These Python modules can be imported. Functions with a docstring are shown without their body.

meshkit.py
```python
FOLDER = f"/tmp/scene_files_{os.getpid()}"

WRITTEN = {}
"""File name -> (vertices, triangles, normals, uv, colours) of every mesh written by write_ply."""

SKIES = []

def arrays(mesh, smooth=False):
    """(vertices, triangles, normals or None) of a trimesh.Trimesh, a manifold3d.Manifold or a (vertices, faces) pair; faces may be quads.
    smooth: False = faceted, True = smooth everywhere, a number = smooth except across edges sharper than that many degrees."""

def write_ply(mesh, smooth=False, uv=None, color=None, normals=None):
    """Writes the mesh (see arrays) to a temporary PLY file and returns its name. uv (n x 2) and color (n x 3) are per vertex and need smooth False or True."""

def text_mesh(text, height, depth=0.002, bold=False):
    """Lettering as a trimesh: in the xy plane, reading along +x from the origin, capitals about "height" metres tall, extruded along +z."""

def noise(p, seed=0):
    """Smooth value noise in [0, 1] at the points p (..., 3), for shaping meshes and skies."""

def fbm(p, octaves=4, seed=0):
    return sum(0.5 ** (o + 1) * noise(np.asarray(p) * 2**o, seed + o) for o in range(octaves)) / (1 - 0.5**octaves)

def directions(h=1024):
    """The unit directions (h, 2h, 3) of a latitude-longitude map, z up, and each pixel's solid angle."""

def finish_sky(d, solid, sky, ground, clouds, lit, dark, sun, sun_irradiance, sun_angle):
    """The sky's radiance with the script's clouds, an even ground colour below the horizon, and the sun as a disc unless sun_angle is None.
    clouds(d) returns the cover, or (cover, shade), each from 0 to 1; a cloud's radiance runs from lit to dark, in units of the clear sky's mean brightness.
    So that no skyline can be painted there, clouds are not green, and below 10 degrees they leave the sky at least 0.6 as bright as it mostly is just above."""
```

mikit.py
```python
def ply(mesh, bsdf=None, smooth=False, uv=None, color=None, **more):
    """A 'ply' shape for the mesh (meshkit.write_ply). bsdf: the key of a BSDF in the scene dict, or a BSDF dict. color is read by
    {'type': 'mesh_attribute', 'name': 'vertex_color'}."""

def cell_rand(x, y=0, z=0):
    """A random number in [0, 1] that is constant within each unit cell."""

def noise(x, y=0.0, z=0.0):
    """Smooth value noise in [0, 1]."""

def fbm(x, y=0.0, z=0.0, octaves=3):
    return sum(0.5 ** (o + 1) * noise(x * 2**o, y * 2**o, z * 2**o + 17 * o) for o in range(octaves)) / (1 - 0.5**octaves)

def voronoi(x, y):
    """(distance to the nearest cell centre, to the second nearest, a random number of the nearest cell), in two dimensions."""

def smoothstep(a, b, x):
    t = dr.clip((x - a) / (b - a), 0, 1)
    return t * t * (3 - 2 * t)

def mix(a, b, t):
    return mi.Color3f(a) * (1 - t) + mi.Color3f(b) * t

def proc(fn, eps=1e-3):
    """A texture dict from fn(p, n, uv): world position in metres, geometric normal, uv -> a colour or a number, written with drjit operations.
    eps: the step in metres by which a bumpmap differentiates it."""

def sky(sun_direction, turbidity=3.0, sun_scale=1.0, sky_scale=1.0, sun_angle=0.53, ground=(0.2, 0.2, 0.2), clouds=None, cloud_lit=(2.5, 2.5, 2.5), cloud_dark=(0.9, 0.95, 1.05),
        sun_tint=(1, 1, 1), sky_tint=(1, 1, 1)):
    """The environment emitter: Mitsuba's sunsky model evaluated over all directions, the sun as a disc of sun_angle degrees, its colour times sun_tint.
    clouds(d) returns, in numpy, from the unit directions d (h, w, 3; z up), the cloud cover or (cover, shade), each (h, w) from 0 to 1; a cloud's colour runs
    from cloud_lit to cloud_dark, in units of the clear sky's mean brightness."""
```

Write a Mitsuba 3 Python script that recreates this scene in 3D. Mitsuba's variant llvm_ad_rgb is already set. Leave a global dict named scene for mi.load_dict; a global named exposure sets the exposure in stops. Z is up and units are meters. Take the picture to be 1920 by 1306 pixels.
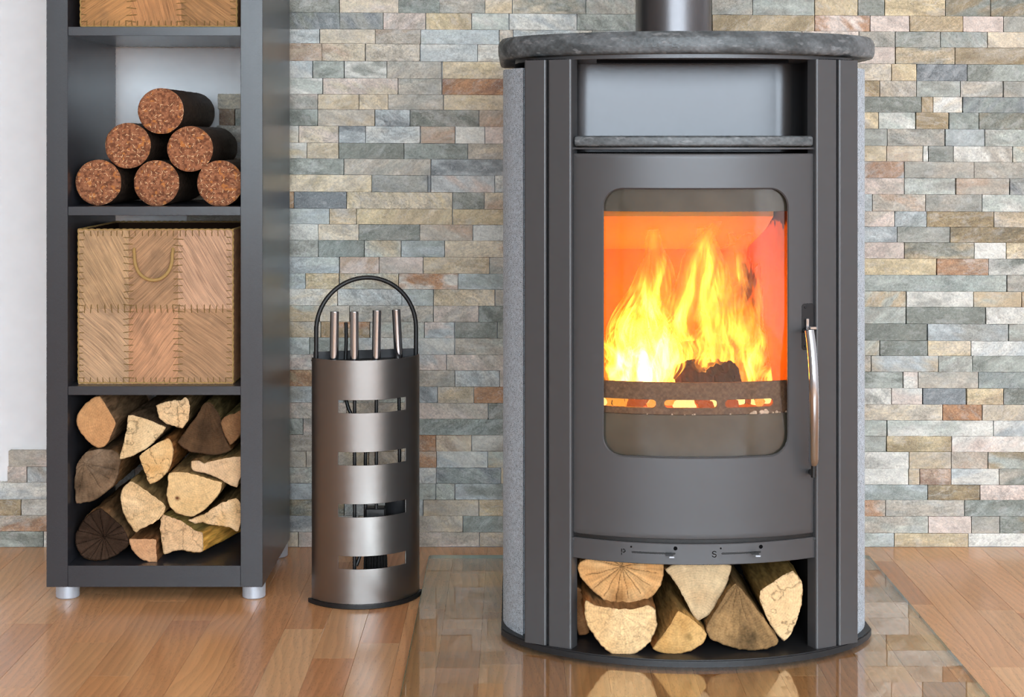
import math, random
import numpy as np, trimesh, shapely
import shapely.geometry as sg
from scipy.spatial import Delaunay
import drjit as dr
import mitsuba as mi
import mikit, meshkit
from mikit import noise, fbm, voronoi, smoothstep, mix, cell_rand, proc

T = mi.ScalarTransform4f
rng = np.random.default_rng(7)
random.seed(7)
scene, labels = {}, {}

# ------------------------------------------------------------------ camera, light, exposure
F, VX, HY, H, YW = 3070.0, 965.0, 265.0, 0.887, 3.583     # focal length (px of a 1920 frame), vanishing point, eye height, stone wall distance
scene['camera'] = {'type': 'perspective', 'fov': math.degrees(2 * math.atan(960 / F)), 'fov_axis': 'x',
                   'principal_point_offset_x': (960 - VX) / 1920, 'principal_point_offset_y': (653 - HY) / 1306,
                   'near_clip': 0.05, 'far_clip': 50.0,
                   'to_world': T().look_at(origin=[0, 0, H], target=[0, 1, H], up=[0, 0, 1])}
exposure = 0.03
WINDOW_LIGHT = [11.6, 13.5, 14.9]      # daylight in the large window behind the camera


def lin(c):
    c = np.asarray(c, float) / 255.0
    return np.where(c < 0.04045, c / 12.92, ((c + 0.055) / 1.055) ** 2.4)


def rgb(c, k=1.0):
    return {'type': 'rgb', 'value': [float(min(x * k, 0.95)) for x in lin(c)]}


def W(px, py, Y):
    return np.array([(px - VX) * Y / F, Y, H - (py - HY) * Y / F])


# ------------------------------------------------------------------ materials
def two(b):
    return {'type': 'twosided', 'bsdf': b}


def pr(color, rough=0.5, metal=0.0, spec=0.5, **kw):
    return {'type': 'principled', 'base_color': color, 'roughness': rough, 'metallic': metal, 'specular': spec, **kw}


def bump(b, fn, scale, eps=5e-4):
    return {'type': 'bumpmap', 'arbitrary': proc(fn, eps), 'bsdf': b, 'scale': scale}


def grain_steel(p, n, uv):
    return noise(p.x * 1300, p.y * 1300, p.z * 1300)


def brushed(p, n, uv):
    return noise(p.x * 25, p.y * 60, p.z * 1500)


def soap_top(p, n, uv):
    a = fbm(p.x * 28 + 3, p.y * 60, p.z * 60 + p.x * 12, 4)
    b = fbm(p.x * 190, p.y * 190, p.z * 190, 2)
    s = smoothstep(0.60, 0.76, fbm(p.x * 70 + p.z * 40, p.y * 70, p.z * 150, 3))
    return mix(mix([0.045, 0.052, 0.056], [0.105, 0.116, 0.124], smoothstep(0.25, 0.75, a)), [0.24, 0.25, 0.26], s * 0.40) * (0.6 + 0.8 * b)


def soap_side(p, n, uv):
    b = fbm(p.x * 330, p.y * 330, p.z * 210, 2)
    d = smoothstep(0.66, 0.76, noise(p.x * 850 + 9, p.y * 850, p.z * 560))
    return mix([0.35, 0.40, 0.45], [0.09, 0.10, 0.12], d * 0.75) * (0.65 + 0.7 * b)


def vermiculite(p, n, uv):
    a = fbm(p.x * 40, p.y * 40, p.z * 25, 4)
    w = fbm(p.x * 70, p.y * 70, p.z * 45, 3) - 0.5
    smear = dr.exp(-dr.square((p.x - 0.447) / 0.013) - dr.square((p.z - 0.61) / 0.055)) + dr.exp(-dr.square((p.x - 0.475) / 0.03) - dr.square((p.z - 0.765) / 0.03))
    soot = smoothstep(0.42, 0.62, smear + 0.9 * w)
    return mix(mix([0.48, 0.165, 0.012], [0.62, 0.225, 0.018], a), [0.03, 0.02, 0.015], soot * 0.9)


def cast_brown(p, n, uv):
    a = fbm(p.x * 260, p.y * 260, p.z * 200, 4)
    return mix([0.066, 0.034, 0.019], [0.135, 0.082, 0.046], smoothstep(0.2, 0.95, a))


def sooty_plate(p, n, uv):
    a = fbm(p.x * 30, p.y * 30, p.z * 22, 4)
    return mix([0.034, 0.032, 0.024], [0.070, 0.066, 0.050], a)


def briquette_face(p, n, uv):
    u, v = uv.x, uv.y
    base = fbm(u * 240, v * 240, 0, 3)
    c = mix([0.14, 0.054, 0.029], [0.32, 0.132, 0.068], smoothstep(0.22, 0.78, base))
    c = mix(c, [0.40, 0.15, 0.05], smoothstep(0.68, 0.8, fbm(u * 130 + 5, v * 130, 3, 2)))
    for k, (sc, most, size) in enumerate(((95.0, 0.62, 0.36), (120.0, 0.66, 0.30), (210.0, 0.72, 0.26))):
        x, y = u * sc + 31.7 * k, v * sc + 11.3 * k
        cx, cy = dr.floor(x), dr.floor(y)
        a = cell_rand(cx, cy, 5) * 6.283
        lx, ly = x - cx - 0.3 - 0.4 * cell_rand(cx, cy, 6), y - cy - 0.3 - 0.4 * cell_rand(cx, cy, 7)
        q, r = lx * dr.cos(a) + ly * dr.sin(a), -lx * dr.sin(a) + ly * dr.cos(a)
        r = r + 0.5 * q * q * (cell_rand(cx, cy, 9) * 4 - 2)
        on = (1 - smoothstep(0.6, 1.0, dr.abs(q) / size)) * (1 - smoothstep(0.5, 1.0, dr.abs(r) / 0.070)) * dr.select(cell_rand(cx, cy, 8) > most, 1.0, 0.0)
        c = mix(c, [0.66, 0.43, 0.25], on * 0.9)
    return c


def briquette_side(p, n, uv):
    return mix([0.012, 0.008, 0.006], [0.060, 0.036, 0.024], fbm(p.x * 160, p.y * 240, p.z * 160, 3))


def laminate(p, n, uv):
    return mi.Color3f(0.021, 0.022, 0.027) * (0.88 + 0.24 * noise(p.x * 800, p.y * 800, p.z * 800))


def plaster(p, n, uv):
    return mi.Color3f(0.85, 0.86, 0.88) * (0.97 + 0.06 * fbm(p.x * 30, p.y * 30, p.z * 30, 3))


def wood_relief(p, n, uv):
    return fbm(p.x * 420, p.y * 160, p.z * 420, 2)


def rope_twist(p, n, uv):
    return 0.5 + 0.5 * dr.sin((p.x + p.z * 1.2) * 2600)


M = {
    'plaster': two({'type': 'diffuse', 'reflectance': proc(plaster)}),
    'beige_paint': two({'type': 'diffuse', 'reflectance': rgb((150, 142, 136))}),
    'ceiling_paint': two({'type': 'diffuse', 'reflectance': rgb((238, 238, 236))}),
    'laminate': two(bump(pr(proc(laminate), 0.26, 0.0, 0.6), grain_steel, 0.00012)),
    'foot_grey': two(pr(rgb((176, 181, 190)), 0.35, 0.25)),
    'stove_steel': two(bump(pr(rgb((81, 81, 83)), 0.40, 0.5), grain_steel, 0.00010)),
    'stove_dark': two(pr(rgb((40, 40, 42)), 0.45, 0.4)),
    'black_iron': two(pr(rgb((22, 22, 23)), 0.42, 0.2)),
    'void_black': two({'type': 'diffuse', 'reflectance': rgb((16, 16, 17))}),
    'recess_steel': two(pr(rgb((78, 78, 80)), 0.32, 0.85)),
    'pipe_steel': two(pr(rgb((100, 98, 100)), 0.34, 0.9)),
    'holder_steel': two(bump(pr(rgb((142, 138, 135)), 0.33, 1.0), grain_steel, 0.00010)),
    'bright_steel': two(pr(rgb((186, 188, 192)), 0.13, 1.0)),
    'soap_top': two(bump(pr(proc(soap_top), 0.42, 0.0, 0.5), wood_relief, 0.0004)),
    'soap_side': two(bump(pr(proc(soap_side), 0.55, 0.0, 0.4), grain_steel, 0.0003)),
    'vermiculite': two({'type': 'diffuse', 'reflectance': proc(vermiculite)}),
    'baffle_flamelit': two({'type': 'diffuse', 'reflectance': {'type': 'rgb', 'value': [0.88, 0.46, 0.07]}}),  # brighter copy of the vermiculite: flame light on the baffle put into its colour
    'cast_brown': two(pr(proc(cast_brown), 0.7, 0.0, 0.3)),
    'sooty_plate': two(pr(proc(sooty_plate), 0.6, 0.0, 0.3)),
    'ash': two({'type': 'diffuse', 'reflectance': rgb((196, 178, 160))}),
    'briquette_face': two({'type': 'diffuse', 'reflectance': proc(briquette_face)}),
    'briquette_side': two(pr(proc(briquette_side), 0.5, 0.0, 0.4)),
    'wood': two(bump({'type': 'diffuse', 'reflectance': {'type': 'mesh_attribute', 'name': 'vertex_color'}}, wood_relief, 0.0006)),
    'rope': two(bump(pr(rgb((160, 128, 78)), 0.7, 0.0, 0.3), rope_twist, 0.0004)),
    'thread': two({'type': 'diffuse', 'reflectance': rgb((122, 96, 58))}),
    'basket_inside': two({'type': 'diffuse', 'reflectance': rgb((58, 42, 32))}),
    'stove_glass': {'type': 'thindielectric', 'int_ior': 1.52, 'specular_transmittance': {'type': 'rgb', 'value': [0.93, 0.90, 0.86]}},
    'plate_glass': {'type': 'thindielectric', 'int_ior': 1.56, 'specular_transmittance': {'type': 'rgb', 'value': [0.93, 0.97, 0.93]}},
    'glass_edge': two(pr(rgb((92, 104, 88)), 0.2, 0.0, 0.6)),
    'bristle': two({'type': 'diffuse', 'reflectance': rgb((26, 25, 25))}),
    'white_lacquer': two(pr(rgb((235, 235, 232)), 0.3)),
    'charcoal': two({'type': 'diffuse', 'reflectance': rgb((38, 22, 15))}),
}
scene.update(M)

# ------------------------------------------------------------------ helpers
def numbered(name):
    if name not in scene and not any(k.startswith(name + '__') for k in scene) and name not in labels:
        return name
    i = 1
    while True:
        k = f'{name}_{i:03d}'
        if k not in scene and k not in labels and not any(q.startswith(k + '__') for q in scene):
            return k
        i += 1


_count = {}


def obj(key, mesh, bsdf, smooth=False, uv=None, color=None, **more):
    """one entry of the scene; a key that is taken gets the next number"""
    base = key
    while key in scene:
        _count[base] = _count.get(base, 0) + 1
        key = f'{base}_{_count[base]:03d}'
    scene[key] = mikit.ply(mesh, bsdf, smooth, uv=uv, color=color, **more)
    return key


def thing(name, label, category, group=None):
    key = numbered(name)
    labels[key] = {'label': label, 'category': category, **({'group': group} if group else {})}
    return key


def cat(ms):
    return trimesh.util.concatenate(list(ms))


def box(x0, x1, y0, y1, z0, z1, b=0.0):
    """a box with chamfered edges"""
    if b <= 0:
        m = trimesh.creation.box((x1 - x0, y1 - y0, z1 - z0))
        m.apply_translation(((x0 + x1) / 2, (y0 + y1) / 2, (z0 + z1) / 2))
        return m
    pts = []
    for sx in (0, 1):
        for sy in (0, 1):
            for sz in (0, 1):
                for k in range(3):
                    d = [b, b, b]
                    d[k] = 0
                    pts.append([(x0 + d[0]) if not sx else (x1 - d[0]), (y0 + d[1]) if not sy else (y1 - d[1]), (z0 + d[2]) if not sz else (z1 - d[2])])
    return trimesh.convex.convex_hull(np.array(pts))


def tube(points, r, sides=14, caps=True):
    p = np.asarray(points, float)
    r = np.broadcast_to(np.asarray(r, float), (len(p),))
    t = np.gradient(p, axis=0)
    t /= np.linalg.norm(t, axis=1, keepdims=True)
    up = np.array([0, 0, 1.0]) if abs(t[0][2]) < 0.9 else np.array([0, 1.0, 0])
    a = np.cross(up, t[0])
    a /= np.linalg.norm(a)
    rings, ang = [], np.arange(sides) * 2 * np.pi / sides
    for i in range(len(p)):
        a = a - t[i] * (a @ t[i])
        a /= np.linalg.norm(a)
        b = np.cross(t[i], a)
        rings.append(p[i] + r[i] * (np.cos(ang)[:, None] * a + np.sin(ang)[:, None] * b))
    v = np.vstack(rings)
    f = []
    for i in range(len(p) - 1):
        for j in range(sides):
            q = [i * sides + j, i * sides + (j + 1) % sides, (i + 1) * sides + (j + 1) % sides, (i + 1) * sides + j]
            f += [[q[0], q[1], q[2]], [q[0], q[2], q[3]]]
    if caps:
        v = np.vstack([v, p[:1], p[-1:]])
        n = len(v)
        for j in range(sides):
            f.append([n - 2, (j + 1) % sides, j])
            f.append([n - 1, (len(p) - 1) * sides + j, (len(p) - 1) * sides + (j + 1) % sides])
    return trimesh.Trimesh(v, np.array(f), process=False)


def rod(p0, p1, r, sides=16, bevel=0.0):
    p0, p1 = np.asarray(p0, float), np.asarray(p1, float)
    d = (p1 - p0) / np.linalg.norm(p1 - p0)
    if bevel:
        return tube([p0, p0 + d * bevel * 0.3, p0 + d * bevel, p1 - d * bevel, p1 - d * bevel * 0.3, p1], [r - bevel, r - bevel * 0.3, r, r, r - bevel * 0.3, r - bevel], sides)
    return tube([p0, p1], r, sides)


def lathe(profile, center, n=48):
    """profile of (radius, z), around a vertical axis at center (x, y)"""
    m = trimesh.creation.revolve(np.array(profile, float), sections=n)
    m.apply_translation((center[0], center[1], 0))
    return m


def dense(ring, step):
    r = np.asarray(ring, float)
    out = []
    for a, b in zip(r, np.roll(r, -1, axis=0)):
        k = max(1, int(np.linalg.norm(b - a) / step))
        out += [a + (b - a) * i / k for i in range(k)]
    return np.array(out)


def plate(poly, t, bevel=0.0, step=0.008, fy=None, back=True):
    """a plate of outline poly in (x, z), thickness t towards +y, its front edges bevelled, bent so that the front lies at y = fy(x, z)"""
    poly = sg.polygon.orient(poly)
    rings = [dense(np.array(r.coords)[:-1], step) for r in (poly.exterior, *poly.interiors)]
    inset = []
    for r in rings:
        e = np.roll(r, -1, 0) - r
        e /= np.linalg.norm(e, axis=1, keepdims=True)
        nrm = np.stack([-e[:, 1], e[:, 0]], 1)
        nrm = nrm + np.roll(nrm, 1, 0)
        nrm /= np.maximum(np.linalg.norm(nrm, axis=1, keepdims=True), 1e-9)
        inset.append(r + nrm * bevel)
    inner = sg.Polygon(inset[0], inset[1:])
    if not inner.is_valid:
        inner = inner.buffer(0)
    x0, z0, x1, z1 = poly.bounds
    gx, gz = np.meshgrid(np.arange(x0 + step / 2, x1, step), np.arange(z0 + step / 2, z1, step))
    g = np.stack([gx.ravel(), gz.ravel()], 1)
    g = g[shapely.contains_xy(inner.buffer(-step * 0.45), g[:, 0], g[:, 1])]
    edge = np.vstack(inset)
    pts = np.vstack([edge, g])
    tri = Delaunay(pts + 1e-7 * np.sin(np.arange(len(pts)) * 12.9)[:, None]).simplices
    c = pts[tri].mean(1)
    tri = tri[shapely.contains_xy(inner, c[:, 0], c[:, 1])]
    a = pts[tri]
    area = (a[:, 1, 0] - a[:, 0, 0]) * (a[:, 2, 1] - a[:, 0, 1]) - (a[:, 1, 1] - a[:, 0, 1]) * (a[:, 2, 0] - a[:, 0, 0])
    tri[area < 0] = tri[area < 0][:, ::-1]          # counter-clockwise in (x, z): faces -y
    n_in, n_e = len(pts), len(edge)
    outer = np.vstack(rings)
    V = [np.column_stack([pts[:, 0], np.zeros(n_in), pts[:, 1]])]
    Fc = [tri]
    layers = [(outer, bevel)] if bevel else []
    layers.append((outer, t))
    prev, base = 0, n_in
    for ring, d in layers:
        V.append(np.column_stack([ring[:, 0], np.full(n_e, d), ring[:, 1]]))
        at = 0
        for r in rings:
            i = np.arange(len(r)) + at
            j = np.roll(i, -1)
            Fc += [np.stack([prev + i, base + i, base + j], 1), np.stack([prev + i, base + j, prev + j], 1)]
            at += len(r)
        prev, base = base, base + n_e
    if back:
        V.append(np.column_stack([pts[:, 0], np.full(n_in, t), pts[:, 1]]))
        Fc.append(tri[:, ::-1] + base)
    V = np.vstack(V)
    if fy is not None:
        V[:, 1] += fy(V[:, 0], V[:, 2])
    return trimesh.Trimesh(V, np.vstack(Fc), process=False)


def rounded(x0, x1, z0, z1, r, n=10):
    return sg.box(x0 + r, z0 + r, x1 - r, z1 - r).buffer(r, quad_segs=n)


# ------------------------------------------------------------------ the room
XL, XR, YB, ZC = -2.6, 3.8, -2.6, 2.5
YP = 3.600                                              # the plastered wall behind the stones


def structure(key, mesh, bsdf, **kw):
    k = obj(key, mesh, bsdf, **kw)
    labels[k] = {'kind': 'structure'}
    return k


structure('wall_back', box(XL, XR, YP, YP + 0.12, -0.05, ZC), 'plaster')
structure('wall_left', box(XL - 0.12, XL, YB, YP + 0.12, -0.05, ZC), 'beige_paint')
structure('wall_right', box(XR, XR + 0.12, YB, YP + 0.12, -0.05, ZC), 'plaster')
structure('ceiling', box(XL, XR, YB, YP, ZC, ZC + 0.1), 'ceiling_paint')
WX0, WX1, WZ0, WZ1 = -1.7, 3.4, 0.78, 2.22              # the wide window behind the camera
structure('wall_rear', cat([box(XL, WX0, YB - 0.12, YB, -0.05, ZC), box(WX1, XR, YB - 0.12, YB, -0.05, ZC),
                            box(WX0, WX1, YB - 0.12, YB, -0.05, WZ0), box(WX0, WX1, YB - 0.12, YB, WZ1, ZC)]), 'plaster')
pane = trimesh.Trimesh([[WX0, YB - 0.05, WZ0], [WX1, YB - 0.05, WZ0], [WX1, YB - 0.05, WZ1], [WX0, YB - 0.05, WZ1]], [[0, 2, 1], [0, 3, 2]], process=False)
k = obj('window_1', pane, 'void_black', emitter={'type': 'area', 'radiance': {'type': 'rgb', 'value': WINDOW_LIGHT}, 'sampling_weight': 3.0})
labels[k] = {'kind': 'structure'}
fr = [box(WX0, WX1, YB - 0.05, YB - 0.005, WZ0, WZ0 + 0.05), box(WX0, WX1, YB - 0.05, YB - 0.005, WZ1 - 0.05, WZ1)]
for i in range(4):
    x = WX0 + (WX1 - WX0) * i / 3
    fr.append(box(x - 0.03 if i else x, x + 0.03 if i < 3 else x, YB - 0.05, YB - 0.005, WZ0 + 0.05, WZ1 - 0.05))
obj('window_1__window_frame', cat(fr), 'white_lacquer')

# floor: beech strips, each a part
N_PL = 400
pl_c, pl_s, pl_x = np.zeros((N_PL, 3)), rng.random(N_PL), np.zeros(N_PL)
TAB = {}


def plank_wood(p, n, uv):
    i = mi.UInt32(dr.clip(dr.floor(uv.x), 0, N_PL - 1))
    c = mi.Color3f(*(dr.gather(mi.Float, TAB['pc'][k], i) for k in range(3)))
    s, xc = dr.gather(mi.Float, TAB['ps'], i) * 40, dr.gather(mi.Float, TAB['px'], i)
    x, y = p.x - xc, p.y
    wob = fbm(y * 2.2 + s, x * 9, s, 3)
    ring = (x + (noise(s * 3.1) - 0.5) * 0.05) * 62 + wob * 5.5 + dr.square(y - 2.9 - (noise(s) - 0.5)) * 6.0
    band = ring - dr.floor(ring)
    g = smoothstep(0.0, 0.85, band) * (1 - smoothstep(0.88, 1.0, band))
    fleck = smoothstep(0.70, 0.82, noise(x * 900, y * 110, s))
    f = fbm(x * 320, y * 14 + s, s, 3)
    return c * (0.89 + 0.12 * g + 0.18 * (f - 0.5)) * (1 - 0.15 * fleck)


scene['plank_wood'] = two(pr(proc(plank_wood), 0.21, 0.0, 0.5, clearcoat=0.8, clearcoat_gloss=0.88))
fl = box(XL, XR, YB, YP, -0.08, -0.0042)
k = obj('floor', fl, 'plank_wood', uv=np.zeros((len(fl.vertices), 2)) + 0.5)
labels[k] = {'kind': 'structure'}
beech = [(184, 131, 94), (189, 138, 101), (176, 121, 84), (180, 126, 88), (193, 145, 108), (170, 114, 78), (186, 133, 96), (178, 130, 95), (190, 135, 95)]
SW, pi = 0.0718, 1
pl_c[0] = lin((188, 138, 98))
for s in range(-17, 18):
    xa = s * SW + 0.012
    y = 2.30 - rng.random() * 0.4
    while y < YW - 0.003:
        L = 0.30 + 0.32 * rng.random()
        y1 = min(y + L, YW - 0.001)
        if YW - y1 < 0.08:
            y1 = YW - 0.001
        pl_c[pi] = lin(beech[rng.integers(len(beech))]) * np.array([1.02, 1.10, 1.03]) * (0.96 + 0.20 * rng.random())
        pl_x[pi] = xa + SW / 2
        m = box(xa + 0.00015, xa + SW - 0.00015, y + 0.00015, y1 - 0.00015, -0.0042, 0.0, 0.0003)
        obj('floor__plank', m, 'plank_wood', uv=np.tile([pi + 0.5, 0.5], (len(m.vertices), 1)))
        pi += 1
        y = y1
TAB['pc'] = [mi.Float(pl_c[:, k].astype(np.float32)) for k in range(3)]
TAB['ps'], TAB['px'] = mi.Float(pl_s.astype(np.float32)), mi.Float(pl_x.astype(np.float32))

# stone cladding: rows traced on the wall plane
LB = [-8, 24.1, 55.1, 82.2, 114.9, 147, 176.9, 205.6, 236.6, 268.3, 297.8, 328.2, 360, 391.4, 420.6, 450.5, 481.7, 512.5, 541.9, 572.8, 603.2, 633, 664.5, 693.7, 724.3, 754.8, 784.7, 815, 845.5, 876, 905.9, 936.2, 966.5, 997, 1026.3]
RB = [-2, 30.2, 59.6, 88.8, 120.3, 151.8, 181.8, 210.9, 241.9, 273.7, 303.1, 334, 364.4, 396.4, 425.3, 454.5, 484.8, 515.4, 546.3, 575.2, 606.9, 638.6, 666.7, 696.9, 727.5, 758, 787.7, 817.4, 846.8, 878.2, 908.4, 936.9, 967.5, 999.2, 1029.5]
PAL = {'g': (152, 152, 146), 'G': (118, 124, 117), 'b': (168, 178, 186), 'B': (114, 122, 131), 'w': (208, 207, 204), 'c': (204, 188, 164), 't': (186, 163, 127), 'o': (172, 116, 62),
       'p': (207, 188, 181), 'r': (178, 148, 124), 'e': (168, 176, 172), 'k': (176, 166, 154), 'T': (152, 128, 84), 'x': (120, 104, 72), 'y': (203, 182, 140), 'q': (128, 82, 52), 'z': (140, 151, 149)}
# left block: x in units of 1/4.353 px from 530
LEFT = """50 460 Gg;465 945 cp;945 1280 Gz;1280 1650 gk;1652 1872 tc
50 465 GB;467 820 Bg;822 1165 pk;1170 1540 yt;1545 1845 ew;1850 2400 wb
50 300 wb;305 755 kc;758 1125 kr;1128 1765 be;1770 1880 ck
50 320 rc;322 672 cr;678 1118 ck;1125 1590 wb;1592 1880 wk
50 243 bw;248 500 eG;505 850 wG;852 1295 kg;1305 1880 cy
50 325 we;330 940 cp;944 1298 gk;1303 1880 oq
50 285 gp;288 622 tc;625 860 tc;862 1310 gk;1315 1880 cy
50 285 Gz;288 750 kt;756 1038 bB;1042 1600 Gg;1604 1880 rk
50 130 wy;133 455 cp;460 675 Bb;677 1120 bw;1128 1405 rk;1410 1648 ww;1652 1880 pp
50 197 wy;200 455 ct;460 990 Gg;992 1508 Gz;1512 1880 kc
50 498 eG;502 1208 kg;1215 1880 Bb
50 725 cy;728 1183 gB;1185 1208 BB;1212 1730 pb;1733 1880 wb
-40 90 ot;93 520 BB;524 1384 cy;1389 1644 Gg;1647 1880 cr
50 380 be;383 600 tk;603 1383 yt;1389 1880 ty
50 290 ew;292 620 kc;622 1118 Gg;1121 1550 kr;1555 1880 bw
50 290 eg;293 665 Gz;669 965 et;969 1320 bz;1324 1880 cr
50 460 be;467 785 rp;788 1145 pk;1149 1686 tc;1690 1880 gk
50 185 be;188 458 ty;465 945 te;949 1430 ow;1433 1880 bz
50 446 cw;450 970 wb;972 1228 eb;1233 1730 ct;1735 1880 kg
50 300 te;303 545 ck;548 1228 kg;1233 1598 pk;1602 1800 Gz;1802 1880 cy
50 310 kt;313 710 oT;713 1155 ek;1158 1400 bp;1406 1750 Gg;1753 1880 Gg
50 218 be;221 570 eG;573 1400 wb;1407 1880 ke
50 500 pw;505 1098 kp;1100 1335 pb;1340 1880 pk
50 400 to;404 1098 kw;1100 1405 kg;1409 1768 bw;1771 1880 pk
50 500 bg;504 1098 ek;1100 1262 bB;1266 1560 kt;1562 1880 oo
50 520 kp;524 1098 kc;1100 1675 kp;1680 1880 gG
50 165 eG;169 600 pg;604 1098 ke;1100 1880 zG
50 450 kp;454 1000 te;1003 1250 or;1252 1540 cr;1545 1880 kw
55 190 kt;193 700 ky;704 1030 kt;1034 1255 ro;1259 1672 bw;1676 1880 et
50 460 ke;464 1000 kg;1004 1252 wb;1256 1780 Bz;1783 1880 cy
50 600 bB;604 1100 eg;1103 1250 eg;1253 1403 ek;1409 1880 bG
50 500 GT;504 1145 bz;1149 1600 kt;1603 1880 ty
50 620 Bw;624 1098 kg;1100 1470 kc;1473 1880 Gz
-20 127 kc;131 600 pk;604 1098 kw;1100 1605 kp;1609 1880 kt"""
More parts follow.
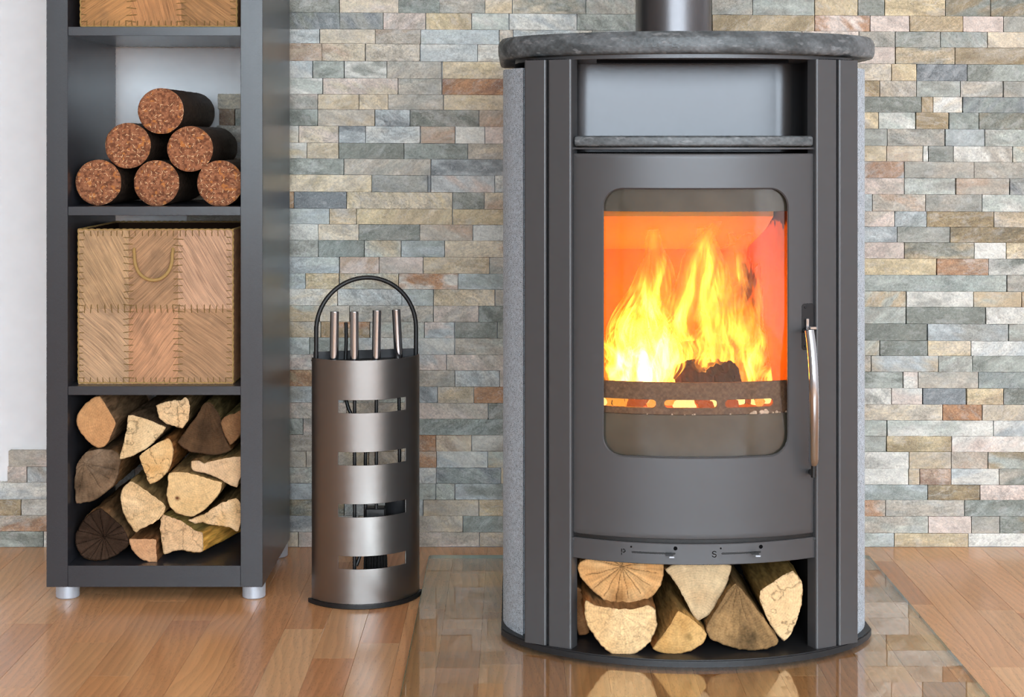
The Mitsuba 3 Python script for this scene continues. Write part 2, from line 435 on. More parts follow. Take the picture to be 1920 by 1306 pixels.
# right block: x in px
RIGHT = """1335 1411 gk;1412 1527 eg;1528 1608 ty;1609 1658 gG;1659 1772 yT;1773 1857 GT;1858 1960 GT
1336 1527 tT;1528 1631 po;1632 1705 pk;1706 1805 tT;1806 1881 pp;1882 1960 gk
1560 1610 kp;1611 1678 gk;1679 1763 gG;1764 1851 gz;1852 1960 ck
1560 1678 kp;1680 1790 Gt;1791 1960 Tk
1560 1671 kc;1672 1718 ty;1719 1813 BB;1814 1960 Ge
1560 1649 tT;1650 1718 kt;1719 1800 ge;1801 1880 kg;1882 1960 gk
1560 1727 GG;1728 1749 Tt;1750 1804 wc;1806 1960 zB
1560 1647 cy;1648 1716 ew;1718 1778 tT;1780 1835 Gz;1836 1960 Gx
1560 1663 ge;1664 1771 gk;1773 1846 zb;1847 1960 eg
1560 1662 cy;1663 1730 cr;1731 1740 we;1741 1787 Gg;1788 1898 wk;1899 1960 te
1560 1695 bo;1696 1826 kg;1827 1960 gk
1560 1695 pk;1696 1791 ge;1793 1892 kr;1894 1960 gB
1560 1635 bz;1636 1735 kr;1736 1841 gk;1842 1960 ew
1560 1677 pk;1678 1737 bz;1738 1863 TT;1864 1960 kt
1560 1682 bB;1683 1781 gG;1782 1960 Tx
1560 1695 pk;1696 1826 tG;1827 1886 ww;1887 1960 cy
1560 1755 yy;1757 1853 ro;1854 1960 Gw
1560 1887 ze;1889 1960 kg
1560 1698 te;1700 1825 wg;1826 1915 te;1916 1960 to
1560 1698 eg;1700 1847 GG;1849 1960 ww
1560 1738 GG;1740 1890 bg;1892 1960 ge
1560 1649 te;1650 1739 Gz;1740 1820 cy;1821 1960 bw
1560 1633 kc;1634 1759 bt;1760 1823 ge;1824 1960 Ge
1560 1692 Ge;1694 1721 wp;1722 1834 kg;1835 1960 zB
1560 1671 wg;1672 1729 wp;1731 1811 BB;1813 1881 ty;1882 1960 GG
1560 1767 ck;1768 1841 oo;1842 1960 ck
1560 1662 eg;1664 1862 we;1863 1960 bw
1560 1661 ge;1663 1784 yT;1785 1960 pw
1560 1704 wG;1705 1783 kt;1784 1852 kr;1853 1960 eT
1560 1703 ww;1704 1724 kt;1725 1783 qr;1784 1873 wb;1874 1960 Gk
1560 1739 zb;1740 1837 Tx;1838 1960 pp
1560 1660 ko;1661 1808 kg;1809 1960 Gz
1560 1740 ke;1741 1821 pk;1822 1874 kg;1875 1960 GT
1560 1676 be;1677 1815 yt;1816 1960 ww"""
FARL = {28: "16 90 kp", 29: "14 50 pk;51 110 bk", 30: "-60 130 wb", 31: "-60 39 Tt;40 130 wk", 32: "-60 120 ko", 33: "-60 81 Ge;82 140 wp",
        6: "408 541 kc", 7: "411 440 tq;441 541 Gk", 8: "406 470 kg;471 541 kc", 9: "385 460 Bw;461 541 ck"}
N_ST = 1200
st_c1, st_c2, st_p = np.zeros((N_ST, 3)), np.zeros((N_ST, 3)), np.zeros((N_ST, 4))


def stone_look(p, n, uv):
    i = mi.UInt32(dr.clip(dr.floor(uv.x), 0, N_ST - 1))
    g = lambda t: dr.gather(mi.Float, t, i)  # noqa: E731
    c1, c2 = (mi.Color3f(*(g(TAB[k][j]) for j in range(3))) for k in ('s1', 's2'))
    s, ca, sa, q = g(TAB['sp'][0]), g(TAB['sp'][1]), g(TAB['sp'][2]), g(TAB['sp'][3])
    a, b = p.x * ca + p.z * sa, -p.x * sa + p.z * ca
    m = fbm(a * 16 * q + s, b * 44 * q, s * 1.7, 4)
    c = mix(c1, c2, 0.85 * smoothstep(0.36, 0.66, m))
    st = fbm(a * 140 + s, b * 330, s, 3)
    f = noise(p.x * 1150, p.z * 1150, s)
    f2 = fbm(p.x * 330 + s, p.z * 330, s, 2)
    c = c * (1 + 0.75 * (fbm(a * 34 + 3 * s, b * 80, s + 9, 3) - 0.5))
    v = fbm(a * 22 + 2 * s, b * 60, s + 5, 3)
    vein = 1 - smoothstep(0.0, 0.022, dr.abs(v - 0.5))
    c = c * (1.0 + 0.40 * (st - 0.5) + 0.46 * (f - 0.5) + 0.62 * (f2 - 0.5))
    pale = smoothstep(0.54, 0.74, fbm(a * 48 + 5 * s, b * 95, s + 2, 4))
    c = mix(c, c * 0.55 + 0.30, 0.42 * pale + 0.40 * smoothstep(0.74, 0.88, noise(p.x * 620 + s, p.z * 620, 4)))
    return mix(c, c * 0.6 + 0.28, vein * 0.55 * g(TAB['sp'][3]) * 0.7)


def stone_bump(p, n, uv):
    i = mi.UInt32(dr.clip(dr.floor(uv.x), 0, N_ST - 1))
    s = dr.gather(mi.Float, TAB['sp'][0], i)
    return fbm(p.x * 130 + s, p.z * 210, s, 3)


scene['stone'] = two(bump(pr(proc(stone_look), 0.62, 0.0, 0.35), stone_bump, 0.0032, 8e-4))


def row_y(i, px):
    if i < 0:
        return row_y(0, px) + 30.3 * i
    return LB[i] + (RB[i] - LB[i]) * (px - 740) / 1030


def stone_mesh(i, x0, x1, idx, flat=0.35):
    c = [W(x0, row_y(i, x0), YW), W(x1, row_y(i, x1), YW), W(x1, row_y(i + 1, x1), YW), W(x0, row_y(i + 1, x0), YW)]
    if i == 33:
        c[2][2] = c[3][2] = 0.0005
    g = 0.00012
    nx, ny = max(3, int((c[1][0] - c[0][0]) / 0.011)), 4
    u, v = np.meshgrid(np.linspace(0, 1, nx + 1), np.linspace(0, 1, ny + 1))
    X = c[0][0] + g + u * (c[1][0] - c[0][0] - 2 * g)
    zt, zb = c[0][2] + u * (c[1][2] - c[0][2]) - g, c[3][2] + u * (c[2][2] - c[3][2]) + g
    Z = zt + v * (zb - zt)
    proud = 0.0022 * rng.random()
    q = np.stack([X * 38, Z * 55, np.full_like(X, idx * 3.7)], -1)
    d = 0.0045 * (meshkit.fbm(q, 3) - 0.5)
    edge = (u < 1e-6) | (u > 1 - 1e-6) | (v < 1e-6) | (v > 1 - 1e-6)
    jit = (meshkit.noise(np.stack([X * 300, Z * 300, np.full_like(X, idx)], -1)) - 0.5)
    X = X + np.where((u < 1e-6), np.abs(jit) * 0.0008, 0) - np.where(u > 1 - 1e-6, np.abs(jit) * 0.0008, 0)
    Z = Z - np.where(v < 1e-6, np.abs(jit) * 0.0008, 0) + np.where(v > 1 - 1e-6, np.abs(jit) * 0.0008, 0)
    Y = YW - proud - d * flat * 2 + np.where(edge, 0.0007, 0)
    P = np.stack([X, Y, Z], -1).reshape(-1, 3)
    w = nx + 1
    a = (np.arange(ny)[:, None] * w + np.arange(nx)[None]).ravel()
    f = [np.stack([a, a + w, a + w + 1], 1), np.stack([a, a + w + 1, a + 1], 1)]
    loop = np.concatenate([np.arange(nx), np.arange(ny) * w + nx, (ny * w + np.arange(nx, 0, -1)), np.arange(ny, 0, -1) * w])
    S0, S1 = P[loop], P[loop].copy()
    S1[:, 1] = YP
    n0, k = len(P), len(loop)
    j = np.arange(k)
    j2 = np.roll(j, -1)
    f += [np.stack([n0 + j, n0 + j2, n0 + k + j2], 1), np.stack([n0 + j, n0 + k + j2, n0 + k + j], 1)]
    return trimesh.Trimesh(np.vstack([P, S0, S1]), np.vstack(f), process=False)


si = 0


def tame(c):
    return (0.80 * c + 0.20 * c.mean()) * np.array([0.91, 0.905, 0.845]) * 0.94 + 0.045


def stone(i, x0, x1, code, keep):
    global si
    c1, c2 = lin(PAL[code[0]]), lin(PAL[code[1]])
    v = 0.93 + 0.14 * rng.random()
    st_c1[si], st_c2[si] = tame(c1) * v, tame(c2) * v
    a = rng.uniform(-1.0, 0.9) if rng.random() < 0.7 else rng.uniform(-0.2, 0.2)
    st_p[si] = (rng.random() * 50, math.cos(a), math.sin(a), 0.6 + 0.8 * rng.random())
    m = stone_mesh(i, x0, x1, si, 0.25 + 0.75 * rng.random())
    uv = np.tile([si + 0.5, 0.5], (len(m.vertices), 1))
    si += 1
    if keep is None:
        obj('wall_back__stone', m, 'stone', True, uv=uv)
    else:
        keep.append((m, uv))


hidden = []
start = {0: 470, 1: 465, 2: 470, 3: 462, 4: 468, 5: 460, 10: 372, 11: 380, 12: 366, 13: 350, 14: 345, 15: 330, 16: 335, 17: 320, 18: 322, 19: 300, 20: 290, 21: 280, 22: 262, 23: 248, 24: 240, 25: 215, 26: 175, 27: 130}
for i, (lrow, rrow) in enumerate(zip(LEFT.split('\n'), RIGHT.split('\n'))):
    ls = [s.split() for s in lrow.split(';')]
    for n, (a, b, c) in enumerate(ls):
        xa, xb = 530 + float(a) / 4.353, 530 + float(b) / 4.353
        stone(i, xa, xb, c, None)
    first_x, last_x = 530 + float(ls[0][0]) / 4.353, 530 + float(ls[-1][1]) / 4.353
    rs = [s.split() for s in rrow.split(';')]
    rs[0][0] = float(rs[0][0]) - (rng.uniform(0, 70) if rs[0][0] == '1560' else 0)
    for a, b, c in rs:
        stone(i, float(a), float(b), c, None)
    x, end = last_x + 0.8, float(rs[0][0]) - 0.8       # behind the stove
    while x < end - 4:
        xb = min(x + rng.uniform(110, 230), end)
        if end - xb < 40:
            xb = end
        stone(i, x, xb - 0.6, ''.join(rng.choice(list('gkebcptG'), 2)), hidden)
        x = xb
    x0 = start.get(i, -60)                               # behind the shelf
    if i in FARL:
        fs = [s.split() for s in FARL[i].split(';')]
        for a, b, c in fs:
            stone(i, float(a), min(float(b), first_x - 0.8), c, None)
        x0 = float(fs[-1][1]) + 0.8
    x = x0
    while x < first_x - 5:
        xb = min(x + rng.uniform(80, 170), first_x - 0.6)
        if first_x - xb < 30:
            xb = first_x - 0.6
        stone(i, x, xb - 0.6, ''.join(rng.choice(list('gkebcptG'), 2)), hidden)
        x = xb
for i in range(-38, 0):                                  # the cladding goes on above the picture
    x = 470 + rng.uniform(-8, 8)
    while x < 1960:
        xb = min(x + rng.uniform(70, 210), 1960)
        stone(i, x, xb - 0.6, ''.join(rng.choice(list('gkebcptG'), 2)), hidden)
        x = xb
k = obj('wall_back__stone_rest', cat([m for m, _ in hidden]), 'stone', True, uv=np.vstack([u for _, u in hidden]))
labels[k] = {'kind': 'stuff', 'label': 'cladding stones hidden behind the stove and the shelf unit and above the picture'}
TAB['s1'] = [mi.Float(st_c1[:, k].astype(np.float32)) for k in range(3)]
TAB['s2'] = [mi.Float(st_c2[:, k].astype(np.float32)) for k in range(3)]
TAB['sp'] = [mi.Float(st_p[:, k].astype(np.float32)) for k in range(4)]

# ------------------------------------------------------------------ glass hearth plate
gp = thing('hearth_plate', 'large clear glass floor plate lying under the wood stove on the parquet', 'floor plate')
GX0, GX1, GY0, GY1, GZ = -0.182, 0.753, 2.20, 3.482, 0.008
sheet = np.array(rounded(GX0, GX1, GY0, GY1, 0.010).exterior.coords)[:-1]
gm = trimesh.creation.extrude_polygon(sg.Polygon(sheet), 0.001, engine='earcut')
top = gm.vertices[:, 2] > 0.0005
keep = top[gm.faces].all(1)
sm = trimesh.Trimesh(gm.vertices, gm.faces[keep], process=True)
sm.apply_translation((0, 0, GZ - 0.001))
obj(gp + '__glass_sheet', sm, 'plate_glass')
n = len(sheet)
ev = np.vstack([np.column_stack([sheet, np.full(n, GZ - 0.0002)]), np.column_stack([sheet, np.full(n, 0.0003)])])
j = np.arange(n)
j2 = np.roll(j, -1)
obj(gp + '__polished_edge', trimesh.Trimesh(ev, np.vstack([np.stack([j, j + n, j2 + n], 1), np.stack([j, j2 + n, j2], 1)]), process=False), 'glass_edge')

# ------------------------------------------------------------------ shelf unit
SF, SB = 3.16, 3.54
SX0, SX1, IX0, IX1 = -0.9037, -0.4864, -0.8626, -0.5290
su = thing('shelf_unit', 'tall narrow dark grey open shelf unit on round silver feet', 'shelf')
obj(su + '__side_panel', box(SX0, IX0, SF, SB, 0.0275, 1.855, 0.0006), 'laminate')
obj(su + '__side_panel', box(IX1, SX1, SF, SB, 0.0275, 1.855, 0.0006), 'laminate')
obj(su + '__bottom_board', box(IX0 + 0.0002, IX1 - 0.0002, SF + 0.0003, SB, 0.0275, 0.0687, 0.0005), 'laminate')
obj(su + '__top_board', box(IX0 + 0.0002, IX1 - 0.0002, SF + 0.0003, SB, 1.813, 1.855, 0.0005), 'laminate')
for zt in (0.4146, 0.7614, 1.1083, 1.4552):
    obj(su + '__shelf_board', box(IX0 + 0.0002, IX1 - 0.0002, SF + 0.002, SB, zt - 0.0172, zt, 0.0005), 'laminate')
for x in (SX0 + 0.032, SX1 - 0.022):
    for y in (SF + 0.034, SB - 0.034):
        obj(su + '__foot', lathe([(0, 0), (0.0205, 0), (0.0225, 0.002), (0.0225, 0.0275), (0, 0.0275)], (x, y)), 'foot_grey', 30)

# ------------------------------------------------------------------ briquettes
RB_ = 0.0447
WH = ('left end of the bottom row', 'middle of the bottom row', 'right end of the bottom row', 'left of the second row', 'right of the second row', 'on top of the stack')
for nb, (px, py, w) in enumerate([(184, 342, WH[0]), (293, 343, WH[1]), (412, 343.5, WH[2]), (239, 273, WH[3]), (356, 279, WH[4]), (301, 208, WH[5])]):
    key = thing('wood_briquette', f'round pressed brown wood briquette, {w}', 'briquette', 'pressed wood briquettes stacked on the shelf')
    Y0 = 3.185 + 0.012 * rng.random()
    c = W(px, py, Y0)
    NR, NA = 26, 96
    rr, aa = np.meshgrid(np.linspace(0, 1, NR), np.arange(NA) * 2 * np.pi / NA, indexing='ij')
    r = rr * RB_ * (1 + 0.02 * (meshkit.noise(np.stack([np.cos(aa) * 3, np.sin(aa) * 3, aa * 0 + nb * 9], -1)) - 0.5))
    lx, lz = r * np.cos(aa), r * np.sin(aa)
    dy = 0.004 * (meshkit.fbm(np.stack([lx * 90, lz * 90, lx * 0 + nb], -1), 3) - 0.5) + 0.002 * smooth if False else 0.0035 * (meshkit.fbm(np.stack([lx * 110, lz * 110, lx * 0 + nb], -1), 3) - 0.5)
    dy = dy + 0.003 * np.clip((rr - 0.93) / 0.07, 0, 1)
    V = np.stack([c[0] + lx, Y0 + dy, c[2] + lz], -1).reshape(-1, 3)
    i, j = np.meshgrid(np.arange(NR - 1), np.arange(NA), indexing='ij')
    q = [i * NA + j, i * NA + (j + 1) % NA, (i + 1) * NA + (j + 1) % NA, (i + 1) * NA + j]
    fc = np.vstack([np.stack([q[0], q[2], q[1]], -1).reshape(-1, 3), np.stack([q[0], q[3], q[2]], -1).reshape(-1, 3)])[:, ::-1]
    obj(key + '__cut_end', trimesh.Trimesh(V, fc, process=False), 'briquette_face', True, uv=np.stack([lx + nb * 0.7 + 1, lz + nb * 0.31 + 1], -1).reshape(-1, 2))
    L, NL = 0.29, 90
    tt = np.linspace(0, 1, NL)
    yaw = 0.012 * (rng.random() - 0.2)
    rib = 1 + 0.010 * np.sin(tt[:, None] * 2 * np.pi * 36 + np.arange(NA)[None] * 2 * np.pi / NA * 2)
    rib = rib + 0.02 * (meshkit.noise(np.stack(np.broadcast_arrays(np.cos(aa[:1]) * 6, np.sin(aa[:1]) * 6, tt[:, None] * 40 + nb), -1)) - 0.5)
    ra = r[-1][None] * np.where(np.arange(NL) == 0, 1, rib.T).T * 0.985
    V = np.stack([c[0] + ra * np.cos(aa[:1]) + yaw * tt[:, None], Y0 + 0.003 + L * tt[:, None] + 0 * ra, c[2] + ra * np.sin(aa[:1])], -1).reshape(-1, 3)
    V = np.vstack([V, [[c[0] + yaw, Y0 + L, c[2]]]])
    i, j = np.meshgrid(np.arange(NL - 1), np.arange(NA), indexing='ij')
    q = [i * NA + j, i * NA + (j + 1) % NA, (i + 1) * NA + (j + 1) % NA, (i + 1) * NA + j]
    jj = np.arange(NA)
    fc = np.vstack([np.stack([q[0], q[1], q[2]], -1).reshape(-1, 3)[:, ::-1], np.stack([q[0], q[2], q[3]], -1).reshape(-1, 3)[:, ::-1],
                    np.stack([(NL - 1) * NA + jj, (NL - 1) * NA + (jj + 1) % NA, np.full(NA, NL * NA)], 1)[:, ::-1]])
    obj(key + '__ribbed_side', trimesh.Trimesh(V, fc, process=False), 'briquette_side', True)
    labels[key + '__cut_end'] = {'label': 'rust brown broken end flecked with pale wood chips'}

# ------------------------------------------------------------------ hide baskets
HC = np.array([lin(c) for c in ((190, 158, 118), (176, 140, 104), (203, 166, 134), (194, 162, 126), (196, 150, 112), (178, 142, 106), (182, 136, 86), (190, 140, 92), (166, 126, 82))])
HA = np.array([1.05, -0.75, 1.0, 0.75, -0.95, 0.62, -0.6, 1.3, 0.7])
TAB['hc'] = [mi.Float(HC[:, k].astype(np.float32)) for k in range(3)]
TAB['ha'] = mi.Float(HA.astype(np.float32))


def hide_hair(p, uv):
    i = mi.UInt32(dr.clip(dr.floor(uv.x), 0, len(HC) - 1))
    a = dr.gather(mi.Float, TAB['ha'], i)
    x, z = p.x + p.y, p.z
    w = 0.016 * (fbm(x * 9, z * 9, 3, 2) - 0.5)
    ca, sa = dr.cos(a), dr.sin(a)
    return i, x * ca - z * sa, x * sa + z * ca + w


def hide_color(p, n, uv):
    i, a, b = hide_hair(p, uv)
    c = mi.Color3f(*(dr.gather(mi.Float, TAB['hc'][k], i) for k in range(3)))
    hair = 0.30 * fbm(a * 16, b * 380, 0, 3) + 0.70 * fbm(a * 30, b * 780, 5, 2)
    tone = fbm(p.x * 14 + p.y * 14, p.z * 14, 1, 4)
    c = c * mi.Color3f(0.82, 0.76, 0.76) * (0.92 + 1.0 * (hair - 0.5) + 0.55 * (tone - 0.5))
    return mix(c, mi.Color3f(0.14, 0.085, 0.05), smoothstep(0.55, 0.85, fbm(p.x * 30, p.z * 30, 9, 4)) * 0.35)


def hide_relief(p, n, uv):
    i, a, b = hide_hair(p, uv)
    return fbm(a * 60, b * 620, 0, 3)


scene['hide'] = two(bump(pr(proc(hide_color), 0.7, 0.0, 0.25, sheen=0.3), hide_relief, 0.0012))


def basket(label, x0, x1, z0, z1, y0, y1, first, rows, handle):
    key = thing('hide_basket', label, 'basket')
    xs = [x0, x0 + (x1 - x0) * 0.325, x0 + (x1 - x0) * 0.645, x1]
    zs = [z0, z0 + (z1 - z0) * 0.487, z1] if rows == 2 else [z0, z1]

    def patch(u0, u1, w0, w1, face, idx):
        n = 9
        u, v = np.meshgrid(np.linspace(0, 1, n), np.linspace(0, 1, n))
        bulge = 0.0022 * (16 * u * (1 - u) * v * (1 - v)) ** 0.5 + 0.0012 * (meshkit.noise(np.stack([u * 5, v * 5, u * 0 + idx * 7.1], -1)) - 0.5)
        A, Z = u0 + u * (u1 - u0), w0 + v * (w1 - w0)
        P = (np.stack([A, y0 - bulge, Z], -1) if face == 'front' else np.stack([x1 + bulge, A, Z], -1) if face == 'right' else np.stack([x0 - bulge, A, Z], -1) if face == 'left' else np.stack([A, y1 + bulge, Z], -1)).reshape(-1, 3)
        a = (np.arange(n - 1)[:, None] * n + np.arange(n - 1)[None]).ravel()
        f = np.vstack([np.stack([a, a + 1, a + n + 1], 1), np.stack([a, a + n + 1, a + n], 1)])
        obj(key + '__hide_patch', trimesh.Trimesh(P, f, process=False), 'hide', True, uv=np.tile([idx + 0.5, 0.5], (len(P), 1)))

    for r in range(len(zs) - 1):
        for c in range(3):
            idx = first + c + 3 * (len(zs) - 2 - r)
            patch(xs[c], xs[c + 1], zs[r], zs[r + 1], 'front', idx)
        for f in ('left', 'right', 'back'):
            a, b = (y0, y1) if f != 'back' else (x0, x1)
            patch(a, (a + b) / 2, zs[r], zs[r + 1], f, (first + 4) % 9)
            patch((a + b) / 2, b, zs[r], zs[r + 1], f, (first + 1) % 9)
    t = 0.005
    lin_ = cat([box(x0 + 0.001, x1 - 0.001, y0 + 0.001, y0 + t, z0, z1 - 0.002), box(x0 + 0.001, x1 - 0.001, y1 - t, y1 - 0.001, z0, z1 - 0.002),
                box(x0 + 0.001, x0 + t, y0 + t, y1 - t, z0, z1 - 0.002), box(x1 - t, x1 - 0.001, y0 + t, y1 - t, z0, z1 - 0.002), box(x0 + t, x1 - t, y0 + t, y1 - t, z0 + 0.0005, z0 + t)])
    obj(key + '__lining', lin_, 'basket_inside')
    # corded edges
    def wav(p0, p1, n=90):
        s = np.linspace(0, 1, n)[:, None]
        p = np.array(p0) + (np.array(p1) - np.array(p0)) * s
        return p + 0.0007 * np.stack([np.sin(s[:, 0] * 150), np.cos(s[:, 0] * 150), np.sin(s[:, 0] * 150 + 1)], 1)
    zc = z0 + 0.0023
    for (p0, p1) in (((x0, y0, zc), (x0, y0, z1)), ((x1, y0, zc), (x1, y0, z1)), ((x0, y0, z1), (x1, y0, z1)), ((x0, y0, zc), (x1, y0, zc)),
                     ((x1, y0, z1), (x1, y1, z1)), ((x0, y0, z1), (x0, y1, z1)), ((x0, y1, z1), (x1, y1, z1)), ((x1, y0, zc), (x1, y1, zc))):
        obj(key + '__edge_cord', tube(wav(p0, p1), 0.0016, 6), 'rope', True)
    st = []
    S = 3.19 / F

    def stitch(x, z, horizontal, ln):
        a = rng.uniform(-0.15, 0.15)
        d = np.array([math.cos(a), 0, math.sin(a)]) if horizontal else np.array([math.sin(a), 0, math.cos(a)])
        o = np.array([x + rng.uniform(-1, 1) * 0.001, y0 - 0.0018, z])
        st.append(tube([o - d * ln / 2 + [0, 0.0028, 0], o - d * ln * 0.3, o + d * ln * 0.3, o + d * ln / 2 + [0, 0.0028, 0]], 0.00075, 5))
    for xc in xs[1:3]:
        z = z0 + 0.012
        while z < z1 - 0.006:
            stitch(xc, z, True, 0.024)
            z += 0.0128 * rng.uniform(0.9, 1.1)
    for zc_ in ([zs[1]] if rows == 2 else []):
        x = x0 + 0.012
        while x < x1 - 0.01:
            stitch(x, zc_, False, 0.019)
            x += 0.0122 * rng.uniform(0.9, 1.1)
    for zc_ in (z0 + 0.008, z1 - 0.008):
        x = x0 + 0.012
        while x < x1 - 0.01:
            stitch(x, zc_, False, 0.012)
            x += 0.0125 * rng.uniform(0.85, 1.15)
    for xc in (x0 + 0.006, x1 - 0.008):
        z = z0 + 0.012
        while z < z1 - 0.006:
            stitch(xc, z, True, 0.011)
            z += 0.0128 * rng.uniform(0.9, 1.1)
    k = obj(key + '__stitching', cat(st), 'thread', 40)
    labels[k] = {'kind': 'stuff', 'label': 'coarse brown stitches joining the hide patches'}
    if handle:
        s = np.linspace(0, np.pi, 40)
        hp = [W(252, 464, y0 - 0.001) + [0, 0.004, 0], W(251, 470, y0 - 0.004)]
        hp += [W(287.5 - 35.5 * math.cos(a), 476 + 49 * math.sin(a) ** 0.8, y0 - 0.006 - 0.006 * math.sin(a)) for a in s]
        hp += [W(324, 470, y0 - 0.004), W(324, 464, y0 - 0.001) + [0, 0.004, 0]]
        obj(key + '__rope_handle', tube(hp, 0.0033, 12), 'rope', 50)
        labels[key + '__rope_handle'] = {'label': 'olive rope loop handle'}
    return key


a, b = W(147, 430, 3.19), W(437, 721, 3.19)
basket('brown patchwork cowhide basket with a rope loop handle on the middle shelf', a[0], b[0], 0.4148, a[2], 3.19, 3.50, 0, 2, True)
a, b = W(151, 50, 3.185), W(447, 50, 3.185)
basket('brown patchwork cowhide basket cut off by the top of the picture', a[0], b[0] - 0.003, 1.1085, 1.1085 + 0.303, 3.185, 3.49, 6, 1, False)

# ------------------------------------------------------------------ logs
def catmull(P, n=6):
    P = np.asarray(P, float)
    out = []
    for i in range(len(P)):
        p0, p1, p2, p3 = P[i - 1], P[i], P[(i + 1) % len(P)], P[(i + 2) % len(P)]
        for t in np.arange(n) / n:
            out.append(0.5 * (2 * p1 + (p2 - p0) * t + (2 * p0 - 5 * p1 + 4 * p2 - p3) * t * t + (3 * p1 - p0 - 3 * p2 + p3) * t ** 3))
    return np.array(out)


def log(label, pts, pith, Y, c1, c2, bark, split, L=0.29, back=(0, 0), crack=0.5, rays=0.0, dark_edge=0.5, group=None, category='log', taper=1.0, stain=None, name='split_log', seed=None):
    key = thing(name, label, category, group)
    sd = len(labels) * 1.37
    P = np.array([W(x, y, Y)[[0, 2]] for x, y in pts])
    O = W(pith[0], pith[1], Y)[[0, 2]]
    poly = sg.Polygon(P)
    if not poly.exterior.is_ccw:
        P = P[::-1]
    q_ = np.vstack([a_ + (b_ - a_) * np.arange(5)[:, None] / 5 for a_, b_ in zip(P, np.roll(P, -1, 0))])
    P = dense(0.45 * catmull(P, 5) + 0.55 * q_, 0.0016)
    e = np.roll(P, -1, 0) - np.roll(P, 1, 0)
    nr = np.stack([e[:, 1], -e[:, 0]], 1) / np.linalg.norm(e, axis=1, keepdims=True)
    jit = meshkit.fbm(np.column_stack([P * 170, np.full(len(P), sd)]), 3) - 0.5
    P = P + nr * jit[:, None] * 0.0035
    poly = sg.Polygon(P).buffer(0)
    if poly.geom_type != 'Polygon':
        poly = max(poly.geoms, key=lambda g: g.area)
    poly = sg.polygon.orient(poly)
    ring = dense(np.array(poly.exterior.coords)[:-1], 0.0018)
    m = plate(sg.Polygon(ring), 0.01, 0.0, 0.00125, back=False)
    nface = m.faces
    V = np.array(m.vertices)
    fr = V[:, 1] < 1e-9
    used = nface[fr[nface].all(1)]
    ids = np.unique(used)
    remap = -np.ones(len(V), int)
    remap[ids] = np.arange(len(ids))
    V, Fa = V[ids], remap[used]
    xz = V[:, [0, 2]]
    d = xz - O
    r, th = np.hypot(*d.T), np.arctan2(d[:, 1], d[:, 0])
    nz = lambda q, o=3: meshkit.fbm(np.column_stack([q, np.full(len(V), sd)]) if q.shape[1] == 2 else q, o)  # noqa: E731
    big, med, fine = nz(xz * 28), nz(xz * 110), nz(xz * 520, 2)
    rings = 0.5 + 0.5 * np.sin(r * 2 * np.pi / 0.0042 + 5 * nz(xz * 18))
    ray = meshkit.fbm(np.column_stack([np.cos(th) * 14, np.sin(th) * 14, r * 12 + sd]), 3)
    b = shapely.distance(shapely.points(xz), poly.exterior)
    t = np.clip((big - 0.32) / 0.36, 0, 1)[:, None]
    col = (lin(c1) * (1 - t) + lin(c2) * t) * np.array([0.93, 0.925, 0.93])
    col = col * (0.78 + 0.10 * rings + 0.36 * (med - 0.5) + 0.50 * (fine - 0.5) + (0.5 + rays) * 0.5 * (ray - 0.5) + 0.14)[:, None]
    ck = nz(xz * 36, 4)
    line = np.clip(1 - np.abs(ck - 0.5) / 0.018, 0, 1) * (nz(xz * 22 + 7) > 0.53 - 0.22 * crack) * crack
    k2 = np.floor(th * 2.6 + 3 * nz(xz * 8))
    star = np.clip(1 - np.abs(((th * 2.6 + 0.35 * (nz(xz * 60) - 0.5)) % 1) - 0.5) * r / 0.0022, 0, 1) * (meshkit.noise(np.column_stack([np.floor(th * 2.6), r * 0, r * 0 + sd])) > 0.55 - 0.3 * rays) * (r < 0.05 + 0.02 * big)
    line = np.maximum(line * 0.8, star * rays)
    col = col * (1 - 0.72 * line)[:, None]
    if stain is not None:
        sx, sr, sc, sa = stain
        w = sa * np.clip(1.25 - np.hypot(*(xz - W(sx[0], sx[1], Y)[[0, 2]]).T) / sr + 1.3 * (med - 0.5), 0, 1)
        col = col * (1 - w[:, None]) + lin(sc) * w[:, None] * (0.7 + 0.6 * fine)[:, None]
    rmax = np.percentile(r, 99)
    rim = np.clip(1 - b / 0.0022, 0, 1) * np.clip((r / rmax - 0.55) / 0.25, 0, 1)
    col = col * (1 - dark_edge * rim)[:, None]
    V[:, 1] = Y + 0.004 * (big - 0.5) + 0.0016 * (fine - 0.5) + 0.003 * line + 0.0015 * np.clip(1 - b / 0.002, 0, 1)
    Fa = Fa if True else Fa
    obj(key + '__cut_face', trimesh.Trimesh(V, Fa, process=False), 'wood', True, color=np.clip(col, 0, 0.9))
    # the sides, from the face's rim to the back
    N, Mz = len(ring), 30
    e = np.roll(ring, -1, 0) - np.roll(ring, 1, 0)
    nr = np.stack([e[:, 1], -e[:, 0]], 1) / np.linalg.norm(e, axis=1, keepdims=True)
    s = np.linspace(0, 1, Mz)
    G = np.stack(np.broadcast_arrays(ring[None, :, 0], s[:, None] * L, ring[None, :, 1]), -1)
    rr = np.hypot(*(ring - O).T)
    isb = np.clip((rr / rr.max() - 0.72) / 0.12, 0, 1)
    n1 = meshkit.fbm(G * [120, 22, 120] + sd, 3)
    n2 = meshkit.fbm(G * [420, 60, 420] + sd, 2)
    amp = np.minimum(s * L / 0.012, 1)[:, None]
    disp = amp * (0.006 * (n1 - 0.5) * (0.6 + 0.8 * isb[None]) + 0.0015 * (n2 - 0.5))
    cen = ring.mean(0)
    sc = 1 + (taper - 1) * s[:, None]
    Vx = cen[0] + (G[..., 0] - cen[0]) * sc + nr[None, :, 0] * disp + back[0] * s[:, None]
    Vz = cen[1] + (G[..., 2] - cen[1]) * sc + nr[None, :, 1] * disp + back[1] * s[:, None]
